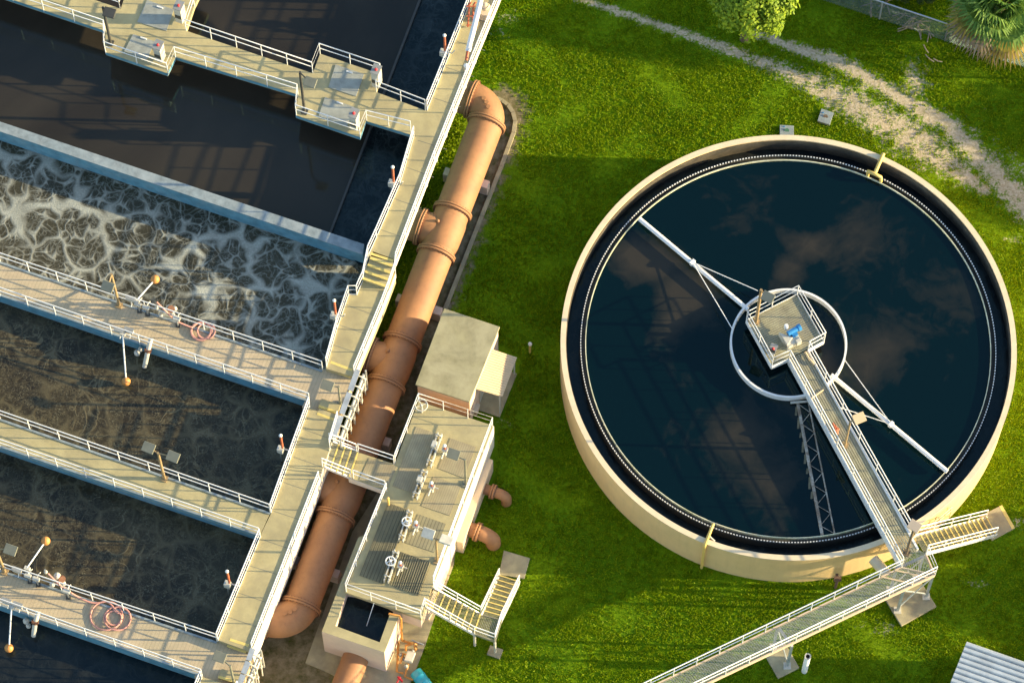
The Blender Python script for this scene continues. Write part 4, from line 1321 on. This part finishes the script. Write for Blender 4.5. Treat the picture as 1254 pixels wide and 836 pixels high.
# rake truss just under the surface
t = thing('rake_truss', G(1000, 570, 2.7), 'rusty white lattice rake arm lying low in the tank water', 'truss')
c0 = G(977, 494, 2.78); c1 = G(1007, 656, 2.74); e0 = G(990, 493, 2.82); e1 = G(1022, 653, 2.78)
tm = MB(); tm.beam(c0, c1, .13, .10); tm.beam(e0, e1, .06, .06)
tm.build('chord', M['rake'], t)
tm = MB()
for i in range(13):
    f0 = i / 13; f1 = (i + 1) / 13
    tm.beam(c0.lerp(c1, f0), e0.lerp(e1, f1), .025, .025) if i % 2 == 0 else tm.beam(e0.lerp(e1, f0), c0.lerp(c1, f1), .025, .025)
tm.build('lacing', M['rake'], t)
MB().beam(G(968, 493, 2.85), G(992, 491, 2.85), .08, .08).build('end_bar', M['whiteold'], t)
for i in range(11):
    tm = MB()
    f = (i + .6) / 11; p = c0.lerp(c1, f); tm.box(p + V((-.12, 0, -.07)), V((.05, 0, 0)), V((.02, .2 + .08 * math.sin(i * 2.3), 0)), Z * .02)
    tm.build('blade', M['rakerust'], t)

# ------------------------------------------------------------------ bridge and drive platform
ZR = 3.45
t = thing('tank_bridge', G(1060, 600, ZR), 'grated footbridge from tank edge to the central drive platform', 'bridge')


def grating(parent, a0, a1, b0, b1, k, w, m, th=.04, cross=.35, name='grating'):
    """k bearing bars from edge a0-a1 (left start/end) to b0-b1"""
    mb = MB()
    for i in range(k):
        f = (i + .5) / k
        mb.beam(a0.lerp(b0, f), a1.lerp(b1, f), w, th)
    L = (a1 - a0).length; n = int(L / cross)
    for i in range(1, n):
        f = i / n
        mb.beam(a0.lerp(a1, f) - Z * .012, b0.lerp(b1, f) - Z * .012, w * .7 if w < .02 else .02, th * .6)
    return mb.build(name, m, parent)


M['bgrate'] = mat('bridge_grating', (.36, .34, .22), .6, metal=.1, var=.2, scale=2, c2=(.22, .21, .17), stain=.4)
pf = {'w': G(914, 392.5, ZR), 'n': G(976, 361, ZR), 'e': G(1009, 418, ZR), 's': G(945, 449, ZR), 'k1': G(966, 439.5, ZR), 'k2': G(989, 429, ZR)}
grating(t, pf['w'], pf['n'], pf['s'], pf['e'], 24, .085, M['bgrate'], cross=.5, name='platform_grating')
fr = MB()
for a, b in (('w', 'n'), ('n', 'e'), ('e', 'k2'), ('s', 'k1'), ('w', 's')): fr.beam(pf[a] - Z * .12, pf[b] - Z * .12, .06, .28)
for f in (.33, .66): fr.beam(pf['w'].lerp(pf['s'], f) - Z * .16, pf['n'].lerp(pf['e'], f) - Z * .16, .08, .2)
fr.build('platform_frame', M['white'], t)
railing([pf['k1'], pf['s'], pf['w'], pf['n'], pf['e'], pf['k2']], t, sp=1.3, kick=True)
l0, l1 = pf['k1'], G(1103.5, 692, ZR); r0, r1 = pf['k2'], G(1115, 652, ZR)
grating(t, l0, l1.lerp(l0, .0), r0, G(1124, 672, ZR), 9, .085, M['bgrate'], cross=.5, name='bridge_grating')
gb = MB(); gb.beam(l0 - Z * .22, l1 - Z * .22, .10, .5); gb.beam(r0 - Z * .22, G(1124, 672, ZR) - Z * .22, .10, .5)
gb.build('girder', M['white'], t)
railing([l0, l1], t, sp=1.5, kick=True); railing([r0, r1], t, sp=1.5, kick=True)
for (a, b, c_) in (((1010, 478), (1022, 486), 0), ((1065, 590), (1077, 582), 1)):
    pass
# things on the platform
b = G(966, 417, ZR)
t = thing('drive_motor', b, 'white gear drive with bright blue motor on the tank platform', 'motor')
gv = MB(); gd = V((.85, .5, 0)).normalized(); gs = V((-gd.y, gd.x, 0))
g0 = b - gd * .3
gv.prism([g0 - gs * .3 + Z * .5, g0 + gs * .42 + Z * .5, g0 + gd * .42 - gs * .1 + Z * .5], .48)
gv.box(b + gd * .05 - gs * .15 + Z * .2, gd * .35, gs * .2, Z * .2)
gv.build('gearbox', M['whiteold'], t, .02)
bm_ = MB(); bm_.cyl(b + gd * .0 + gs * .15 + Z * .5, b + gd * .52 + gs * .15 + Z * .5, .13, n=16); bm_.cyl(b + gd * .52 + gs * .15 + Z * .5, b + gd * .66 + gs * .15 + Z * .5, .16, n=16)
bm_.box(b + gd * .25 + gs * .0 + Z * .45, gd * .13, gs * .12, Z * .1)
bm_.build('motor_body', M['blue'], t)
MB().cyl(b + gd * .1 + gs * .45 + Z * .4, b + gd * .1 + gs * .45 + Z * .7, .1, n=12).build('filter_cap', M['white'], t)
MB().box(b + gd * .25 - gs * .35 + Z * .3, gd * .12, gs * .1, Z * .18).build('coupling', M['whiteold'], t, .02)
cabinet(946, 432, ZR, 'small white cabinet with a large red button on the tank platform', w=.13, d=.2, h=.5)
lamp((926, 394), (931.5, 357), ZR, [(9, 7, -.5, .4)], 'bronze pole lamp at the corner of the central tank platform', r=.08)
lamp((1034.6, 545), (1042, 515), ZR, [(10, -3, .4, .2)], 'pole lamp halfway along the tank bridge', M['pole'], M['awning'])
lamp((1110, 677), (1119, 644), ZR, [(1, 0, -.6, .2)], 'brown pole lamp above the tank side stairs', M['trunk'], M['cream'], r=.07)
gp = MB(); gp.tube([G(986, 431, ZR + .1), G(990, 438, ZR + .15), G(997, 446, ZR + .1)], .05, 8)
tag(gp.build('cable_sleeve', M['awning']), 'short cream cable sleeve lying at the start of the bridge', 'cable')
gp = MB(); gp.cyl(G(994, 487, ZR + .05), G(1008, 477, ZR + .05), .045, n=8)
tag(gp.build('cream_rod', M['awning']), 'cream rod lying across the bridge grating near the feed well ring', 'rod')
gp = MB()
for k in range(3): gp.tube([G(1020 + 3 * k, 518 + 3 * k, ZR + .1), G(1023 + 2 * k, 525, ZR + .25), G(1026, 531 - 2 * k, ZR + .1)], .04, 6)
tag(gp.build('red_cable', M['redtube']), 'small bundle of red cable on the bridge beside the left rail', 'cable')

# ------------------------------------------------------------------ approach walkway, its supports, and side stairs
t = thing('approach_walkway', G(980, 760, 0), 'long see-through steel grating walkway over the lawn to the tank', 'walkway')
n0, n1 = G(793, 842, ZR), G(1104, 694, ZR); s0, s1 = G(844 - 24, 858, ZR), G(1145, 703, ZR)
n0 = n0 + (n0 - n1) * .35; s0 = s0 + (s0 - s1) * .32
M['agrate'] = mat('aluminium_grating', (.50, .52, .50), .5, metal=.3, var=.1, scale=2)
grating(t, n0, n1, s0, s1, 17, .012, M['agrate'], th=.016, cross=.25, name='walkway_grating')
k3 = G(1134, 678, ZR)
# end bay
grating(t, n1, G(1117, 668, ZR), s1, k3, 17, .012, M['agrate'], th=.016, cross=.25, name='end_grating')
gb = MB(); gb.beam(n0 - Z * .12, n1 - Z * .12, .06, .28); gb.beam(s0 - Z * .12, s1 - Z * .12, .06, .28); gb.beam(s1 - Z * .12, k3 - Z * .12, .06, .28)
gb.beam(n1 - Z * .1, s1 - Z * .1, .05, .2)
gb.build('girder', M['cream'], t)
railing([n0, n1], t, sp=1.15); railing([s0, s1, k3], t, sp=1.15)
for f in (.0, .04):
    MB().beam(n1.lerp(n0, f + .02) + Z * .01, s1.lerp(s0, f + .02) + Z * .01, .07, .05).build('cross_bar', M['awning'], t)
# solid landing where bridge, stairs and walkway meet
MB().prism([G(1104, 691, ZR - .01), G(1133, 676, ZR - .01), G(1119, 653, ZR - .01), G(1091, 668, ZR - .01)], .03).build('landing_plate', M['bgrate'], t) if False else None
for (pad_, legs) in (([(1084, 733), (1104, 766), (1147, 742), (1128, 712)], [(1099, 747, 1103, 724), (1134, 730, 1137, 708), (1090, 722, 0, 0), (1122, 708, 0, 0)]), ([(937, 802), (953, 830), (979, 817), (961, 786)], [(964, 815, 0, 0), (947, 792, 0, 0)])):
    MB().prism(pl(pad_, .1), .2).build('footing', M['pad'], t, .02)
    tops = []
    for (x, y, _, _) in legs:
        q = G(x, y, .1)
        MB().beam(q, V((q.x, q.y, ZR - .26)), .11, .11).build('leg', M['galv'], t)
        MB().box(q + Z * .03, V((.16, 0, 0)), V((0, .16, 0)), Z * .03).build('foot_plate', M['whiteold'], t)
        tops.append(q)
    br_ = MB()
    for i in range(len(tops) - 1):
        if len(tops) == 4 and i == 1: continue
        br_.beam(tops[i] + Z * .4, V((tops[i + 1].x, tops[i + 1].y, ZR - .5)), .05, .05)
        br_.beam(tops[i + 1] + Z * .4, V((tops[i].x, tops[i].y, ZR - .5)), .05, .05)
    for i in range(0, len(tops), 2):
        br_.beam(V((tops[i].x, tops[i].y, ZR - .32)), V((tops[i + 1].x, tops[i + 1].y, ZR - .32)), .12, .16)
    if len(tops) == 4:
        br_.beam(tops[0] + Z * .5, V((tops[1].x, tops[1].y, ZR - .6)), .05, .05)
    br_.build('brace', M['galv'], t)

t = thing('tank_stairs', G(1200, 650, 0), 'steel stairs with yellow nosings down the right side of the tank', 'stairs')
A0 = G(1120, 653, ZR); A1 = G(1134, 674, ZR); B0 = G(1205, 636, .15); B1 = G(1217, 656, .15)
A0 = G(1121, 655, ZR); A1 = G(1134, 677, ZR); B0 = G(1207, 634, .15); B1 = G(1219, 655, .15)
flight(t, A0, A1, B0, B1, 15)
railing([A0, B0], t, sp=1.3); railing([A1, B1], t, sp=1.3)
pt = MB(); q = pl([(1227, 618), (1243, 646), (1215, 661), (1199, 632)], .12); pt.prism(q, .22); pt.build('pad', M['pad'], t, .01)
pt = MB(); pt.prism([q[0] + Z * .005, q[1] + Z * .005, q[1].lerp(q[2], .12) + Z * .005, q[0].lerp(q[3], .12) + Z * .005], .02); pt.build('edge_stripe', M['yellow'], t)

# side pieces of the tank
Yt = thing('scum_pipe', G(1072, 200, 3), 'yellow T-shaped scum pipe over the upper right rim of the tank', 'pipe', 'yellow scum pipes over the rim')
MB().tube([G(1082, 188, TH_ + .1), G(1071, 213, TH_ + .05)], .085, 10).build('pipe_run', M['yellowpipe'], Yt)
MB().tube([G(1062.5, 215, 2.75), G(1063, 210, TH_ + .05), G(1071, 213, TH_ + .08), G(1078.5, 217, TH_ + .05), G(1078.6, 222, 2.75)], .085, 10).build('cross_pipe', M['yellowpipe'], Yt)
Yt = thing('scum_pipe', G(861, 690, 0), 'straight yellow pipe over the lower left rim of the tank', 'pipe', 'yellow scum pipes over the rim')
q0 = G(873.5, 641, 3.0); q1 = G(866, 660, TH_ + .15); qq = (q1 - TC); qq.z = 0; qq = qq.normalized()
q2 = V((TC.x, TC.y, TH_ + .1)) + qq * (TR + .12)
MB().tube([q0, q2, q2 - Z * .15, q2 - Z * (TH_ + .1)], .07, 10).build('pipe_run', M['yellowpipe'], Yt)
MB().tube([q0.lerp(q2, .55), q2 + V((.45, -.05, -.2)) + V((0, .3, 0))], .04, 6).build('brace', M['whiteold'], Yt)
a = G(1069, 684, 2.6); b = G(1086, 703, 2.6)
tag(MB().tube([a, b], .24, 20).build('vent_duct', M['tankrim']), 'short fat cream duct between tank wall and approach walkway', 'duct')
t = thing('drain_pipe', G(1023, 719, 0), 'rusty drain valve standing at the foot of the tank wall', 'pipe')
q = G(1023, 719, 0); MB().tube([q, q + Z * 1.0, q + Z * 1.1 + V((0, .3, 0))], .07, 8).build('pipe_run', M['brownrust'], t)
MB().box(q + Z * 1.25, V((.16, 0, 0)), V((0, .1, 0)), Z * .08).build('valve', M['brownrust'], t)
q = G(985, 821, 0)
t = thing('standpipe', q, 'white standpipe with dark open top on the lawn below the walkway', 'pipe')
sp_ = MB(); sp_.tube([q - Z * .05, q + Z * 2.2, q + Z * 2.2, q + Z * 2.0], [.13, .13, .09, .09], 20, caps=False); sp_.build('pipe_run', M['white'], t)
MB().tube([q + Z * 2.04, q + Z * 2.05], .09, 16).build('dark_mouth', M['black'], t)
MB().tube([q + Z * 2.12, q + Z * 2.22], .15, 20, caps=False).build('collar', M['white'], t)
q = G(649, 431, 0)
t = thing('marker_post', q, 'short yellow marker post with white cap on the lawn', 'post')
MB().cyl(q - Z * .02, q + Z * .95, .06, n=10).build('post', M['yellowpipe'], t)
MB().sphere(q + Z * 1.0, .1, 10).build('cap', M['white'], t)
# inspection covers
for (pts, c_, lm, lb) in (([(1006, 133), (1021, 138), (1016, 153), (1001, 148)], (1011, 143), M['trunk'], 'tilted concrete cover with brown lid near the gravel track'), ([(955, 153), (972, 154), (972, 166), (955, 166)], (963.5, 160), M['greenlid'], 'square concrete cover with green lid touching the tank')):
    t = thing('inspection_cover', G(*c_, 0), lb, 'cover', 'concrete inspection covers')
    MB().prism(pl(pts, .09), .2).build('cover_slab', M['walltop'], t, .01)
    MB().cyl(G(*c_, .09), G(*c_, .11), .11, n=16).build('lid', lm, t)
    MB().cyl(G(c_[0] - 3, c_[1] - 5, .09), G(c_[0] - 3, c_[1] - 5, .12), .035, n=8).build('bolt', M['blue'], t)

# rim ladder brackets near bridge
t = thing('rim_handrail', G(1130, 650, TH_), 'low cream handrail on the tank rim behind the stairs', 'railing')
hr = MB()
p_ = [G(1128, 651, TH_ - .6), G(1140, 640, TH_ - .6), G(1152, 632, TH_ - .6), G(1168, 622, TH_ - .6)]
pr = []
for p in p_:
    d = p - TC; d.z = 0; d.normalize(); pr.append(V((TC.x, TC.y, 1.9)) + d * (TR + .12))
hr.tube(pr, .035, 6); hr.tube([p + Z * .5 for p in pr], .035, 6)
for p in pr: hr.cyl(p, p + Z * .5, .03, n=6)
hr.build('rail', M['tankrim'], t)

# ------------------------------------------------------------------ jib crane and rack near the top
t = thing('jib_crane', G(586, 45, ZU), 'white crane boom lying above the walkway at the top of the picture', 'crane')
MB().tube([G(571, 74, ZU + .75), G(573, 63, ZU + .9)], .075, 10).build('hook_block', M['redtube'], t)
MB().tube([G(573, 63, ZU + .9), G(588, 3, ZU + 1.6), G(591, -20, ZU + 1.8)], .13, 12).build('boom', M['white'], t)
MB().cyl(G(591, -12, ZU), G(591, -12, ZU) + Z * 1.8, .14, n=12).build('mast', M['whiteold'], t)
MB().box(G(592, 15, ZU + .3), U * .3, N * .3, Z * .3).build('winch', M['cream'], t, .03)
MB().sphere(G(594, 8, ZU + .9), .22, 12).build('drum', M['cream'], t)
t = thing('pipe_stand', G(575, 25, ZU), 'small rusty orange tube frame leaning on the west rail near the crane', 'rack')
pm = MB()
for x in (574, 579.5): pm.tube([G(x - 1, 33, ZU + .1), G(x + .5, 6, ZU + 1.0), G(x + 3, 3, ZU + 1.1)], .045, 8)
for y, z_ in ((8, 1.0), (20, .6), (31, .2)): pm.tube([G(571, y, ZU + z_), G(583, y, ZU + z_)], .035, 6)
pm.build('frame', M['redtube'], t)
t = thing('drain_cock', G(571, 78, ZU), 'small white valve standing on the walkway below the crane boom', 'valve')
MB().cyl(G(571, 90, ZU), G(571, 90, ZU) + Z * .8, .06, n=8).build('stem', M['whiteold'], t)
MB().sphere(G(571, 90, ZU) + Z * .8, .12, 10).build('cap', M['white'], t)
MB().sphere(G(571, 90, ZU) + Z * .4, .11, 10).build('valve_body', M['cream'], t)

# ------------------------------------------------------------------ shed
t = thing('shed', G(1230, 840, 0), 'shed with ribbed white metal roof at the lower right corner', 'building')
q = [G(1184, 785, 2.6), G(1310, 829, 2.6), G(1270, 925, 2.6), G(1146, 880, 2.6)]
c_ = sum(q, V()) / 4
MB().prism([c_ + (p - c_) * .94 - Z * .12 for p in q], 2.6).build('wall', M['cream'], t)
sr = MB(); sr.prism(q, .06)
for i in range(15):
    f = (i + .5) / 15
    a = q[0].lerp(q[3], f); b = q[1].lerp(q[2], f)
    d = (q[3] - q[0]).normalized() * .075
    sr.add([a - d * 1.6, a - d * .7 + Z * .12, a + d * .7 + Z * .12, a + d * 1.6, b - d * 1.6, b - d * .7 + Z * .12, b + d * .7 + Z * .12, b + d * 1.6], [[0, 1, 5, 4], [1, 2, 6, 5], [2, 3, 7, 6], [0, 3, 2, 1], [4, 5, 6, 7]])
sr.build('roof', M['shed'], t)

# ------------------------------------------------------------------ vegetation


def leafmesh(name, pts, nrm, size, m, parent, asp=.55):
    n = len(pts)
    a = rng.normal(size=(n, 3)); nv = nrm + rng.normal(0, .45, (n, 3)); nv /= np.linalg.norm(nv, axis=1)[:, None]
    s_ = np.cross(nv, a); s_ /= np.linalg.norm(s_, axis=1)[:, None]; w_ = np.cross(nv, s_)
    sz = size * rng.uniform(.6, 1.3, n)[:, None]
    co = np.stack([pts - s_ * sz, pts - w_ * sz * asp, pts + s_ * sz, pts + w_ * sz * asp], 1)
    me = bpy.data.meshes.new(name)
    me.vertices.add(n * 4); me.vertices.foreach_set('co', co.ravel())
    me.loops.add(n * 4); me.loops.foreach_set('vertex_index', np.arange(n * 4, dtype=np.int32))
    me.polygons.add(n); me.polygons.foreach_set('loop_start', (np.arange(n) * 4).astype(np.int32)); me.polygons.foreach_set('loop_total', np.full(n, 4, np.int32))
    me.update(); me.materials.append(m)
    o = bpy.data.objects.new(name, me); col.objects.link(o); o.parent = parent
    o.matrix_parent_inverse = Matrix.Translation(-parent.location)
    return o


def tree(base, h, rad, label, m, nleaf=9000, nclump=60, lsize=.09, crown_h=None, group=None, flat=.75):
    base = V(base)
    t_ = thing('tree', base, label, 'tree', group)
    crown_h = crown_h or h * .6
    cz = h - rad * flat
    tm_ = MB()
    tm_.tube([base - Z * .1, base + V((.1, 0, cz * .5)), base + V((0, .1, cz))], [h * .035, h * .026, h * .014], 10)
    cl = []
    for i in range(nclump):
        u_ = rng.normal(size=3); u_ /= np.linalg.norm(u_)
        if u_[2] < -.5: u_[2] *= -1
        rr = rad * rng.uniform(.45, .92)
        c = np.array([base.x, base.y, cz]) + u_ * rr * np.array([1, 1, flat])
        cl.append((c, rad * rng.uniform(.16, .32), u_))
        if i < 14:
            mid = base + Z * cz * .55 + (V(c) - base - Z * cz * .55) * .5 + V((0, 0, .1))
            tm_.tube([base + Z * cz * rng.uniform(.4, .7), mid, V(c)], [h * .015, h * .009, h * .004], 6)
    tm_.build('trunk', M['trunk'], t_)
    pts = []; nr = []
    per = nleaf // nclump
    for c, r, u_ in cl:
        d = rng.normal(size=(per, 3)); d /= np.linalg.norm(d, axis=1)[:, None]
        pts.append(c + d * (r * rng.uniform(.3, 1.0, per)[:, None])); nr.append(d * .6 + u_ + np.array([0, 0, .5]))
    leafmesh('crown', np.concatenate(pts), np.concatenate(nr), lsize, m, t_)
    return t_


c = G(918, -6, 4.6)
tree((c.x, c.y, 0), 6.2, 2.15, 'rounded yellow-green leafy tree at the top edge above the track', M['leaf'], 15000, 85, .10)


def palm(base, h, label):
    base = V(base)
    t_ = thing('palm_tree', base, label, 'tree')
    MB().tube([base - Z * .1, base + Z * h * .5, base + Z * h], [.3, .2, .22], 12).build('trunk', M['trunk'], t_)
    top = base + Z * h
    r_ = random.Random(3)
    for i in range(64):
        el = 1.25 - 1.95 * (i / 63) + r_.uniform(-.28, .28)          # from upright to hanging
        az = i * 2.399 + r_.uniform(-.2, .2)
        L = r_.uniform(.9, 1.5)
        d = V((math.cos(az) * math.cos(el), math.sin(az) * math.cos(el), math.sin(el)))
        hub = top + d * L + Z * (-.12 * L * (1 - math.sin(el)))
        sd = d.cross(Z).normalized(); upv = sd.cross(d).normalized()
        mb = MB(); mb.beam(top, hub, .035, .03)
        ns = 26; R = r_.uniform(1.2, 1.55)
        for k in range(ns):
            an = (k / (ns - 1) - .5) * 4.3
            v_ = (d * math.cos(an) + sd * math.sin(an)).normalized()
            ln = R * (.62 + .38 * math.cos(an * .5)) * r_.uniform(.88, 1.08)
            w_ = v_.cross(upv).normalized() * .065
            p1 = hub + v_ * ln * .55 + upv * .05; p2 = hub + v_ * ln - Z * (.28 + .3 * r_.random()) * ln * .6
            mb.add([hub, p1 - w_, p1 + w_ , p2], [[0, 1, 2], [1, 3, 2]])
        m_ = M['palm'] if i < 44 else (M['palmyellow'] if i < 54 else M['palmdead'])
        mb.build('frond', m_, t_)


c = G(1222, 22, 2.2)
palm((c.x, c.y, 0), 3.2, 'fan palm with drooping yellow lower fronds at the upper right corner')

# off-frame trees to the east whose shade falls across the lawn
for (x, y, h, r, k) in ((44, 20.5, 11, 4.2, 0), (52, 25, 12, 5, 0), (37, 25.5, 9, 4, 1), (60, 18.4, 13, 3.4, 1), (47, 14.6, 6.2, 2.0, 0), (43, 10.5, 5.6, 2.6, 1), (38, 7.0, 4.4, 2.2, 0),
                        (34, 31, 9, 4.5, 0), (50, 33, 12, 5, 1), (31, -12.6, 3.4, 2.4, 0), (32, -17, 3.7, 2.6, 1), (30.5, -9.9, 2.9, 1.5, 0), (70, 24, 14, 5, 1)):
    tree((x, y, 0), h, r, 'broad leafed tree east of the tank beyond the picture', M['leafdark'], 5000, 60, .22, group='trees east of the lawn')
# dark shrubs beyond the fence
for (x, y, r) in ((1075, -14, 1.0), (1100, -6, .9), (1135, -2, .8), (1040, -30, 1.2), (990, -40, 1.3)):
    b = G(x, y, 0)
    tree((b.x, b.y, 0), 1.5, r, 'low dark green shrub behind the chain link fence', M['leafdark'], 2600, 30, .07, group='shrubs behind the fence')
# dry branches
random.seed(9)
for i, (x, y) in enumerate(((1066, 6), (1085, 4), (1105, 18), (1112, 33), (1125, 36), (1137, 40), (1128, 28), (1119, 25))):
    q = G(x, y, .1)
    mb = MB()
    for k in range(3):
        an = random.uniform(0, PI); L = random.uniform(.3, .7)
        d = V((math.cos(an), math.sin(an), random.uniform(-.05, .25)))
        mb.tube([q - d * L, q + V((random.uniform(-.1, .1), random.uniform(-.1, .1), .05)), q + d * L * .8], [.03, .022, .01], 5)
    tag(mb.build('dead_branch', M['wood']), 'grey dead branches lying along the chain link fence', 'branch', 'dead branches by the fence')
for (p0, p1, lb) in (((1133, 67), (1144, 76), 'thin pale stick on the grass left of the palm'), ((1143, 72), (1154, 76), 'pale stick crossing another near the palm'), ((1131, 55), (1137, 65), 'grey twig on the grass below the fence')):
    tag(MB().tube([G(*p0, .12), G((p0[0] + p1[0]) / 2, (p0[1] + p1[1]) / 2 + 1, .14), G(*p1, .1)], .03, 6).build('stick', M['wood']), lb, 'stick')

# chain link fence
t = thing('chain_link_fence', G(1080, 25, 0), 'galvanised chain link fence running past the palm', 'fence')
f0 = G(760, -82, 0); f1 = G(1157, 50, 0); f2 = G(1300, 98, 0)
M['link'] = mat('fence_wire', (.16, .24, .26), .5, metal=.4, var=.1)
for a, b in ((f0, f1), (f1, f2)):
    L = (b - a).length; d = (b - a) / L; H = 1.75
    MB().cyl(a + Z * H, b + Z * H, .035, n=6).build('top_rail', M['galv'], t)
    mb = MB(); s_ = .15; k = int((L + H) / s_)
    for i in range(k):
        x0 = i * s_ - H
        for sgn in (1, -1):
            if sgn == 1: u0, z0, u1, z1 = x0, 0, x0 + H, H
            else: u0, z0, u1, z1 = x0, H, x0 + H, 0
            if u0 < 0:
                z0 = z0 + sgn * (-u0); u0 = 0
            if u1 > L:
                z1 = z1 - sgn * (u1 - L); u1 = L
            if u1 <= u0: continue
            mb.beam(a + d * u0 + Z * z0, a + d * u1 + Z * z1, .011, .008)
    mb.build('wire_mesh', M['link'], t)
    n = max(1, round(L / 3.0))
    for i in range(n + 1):
        p = a.lerp(b, i / n)
        MB().cyl(p, p + Z * (H + .05), .04, n=8).build('post', M['galv'], t)

# weeds in the strip between pipe and walkway
random.seed(4)
pts = []
for i in range(5200):
    f = random.random(); side = random.uniform(-1.05, .1)
    p = pa + ax * ((pb - pa).length * .46 * f) + W * (PR + .15 - side * .8)
    if math.sin(p.x * 2.1 + p.y * 1.3) + random.uniform(-.9, .9) < -.2: continue
    p.z = random.uniform(.0, .22); pts.append(tuple(p))
pts = np.array(pts)
t = thing('weed_strip', V((pts[:, 0].mean(), pts[:, 1].mean(), 0)), 'green weeds growing between the big pipe and the walkway', 'weeds')
t['kind'] = 'stuff'
leafmesh('leaves', pts, np.tile(np.array([0, 0, 1.]), (len(pts), 1)), .06, M['grass'], t)

# ------------------------------------------------------------------ light
EL = math.radians(13.8); AZ = math.radians(91.7)
w = bpy.data.worlds.new('World'); sc.world = w; w.use_nodes = True
nt = w.node_tree; bg = nt.nodes['Background']
sky = nt.nodes.new('ShaderNodeTexSky'); sky.sky_type = 'NISHITA'; sky.sun_disc = False
sky.sun_elevation = EL; sky.sun_rotation = AZ; sky.air_density = 1.0; sky.dust_density = 1.0
nt.links.new(sky.outputs[0], bg.inputs[0]); bg.inputs[1].default_value = .14
sd = bpy.data.lights.new('sun', 'SUN'); sd.energy = 4.8; sd.angle = math.radians(.5); sd.color = (1, .80, .45)
so = bpy.data.objects.new('sun', sd); col.objects.link(so)
sv = V((math.sin(AZ) * math.cos(EL), math.cos(AZ) * math.cos(EL), math.sin(EL)))
so.rotation_euler = sv.to_track_quat('Z', 'Y').to_euler()
so.location = sv * 60
sc.view_settings.view_transform = 'Standard'; sc.view_settings.look = 'None'; sc.view_settings.gamma = 1
sc.view_settings.exposure = 1.36
sc.cycles.max_bounces = 6
sc.cycles.transparent_max_bounces = 8
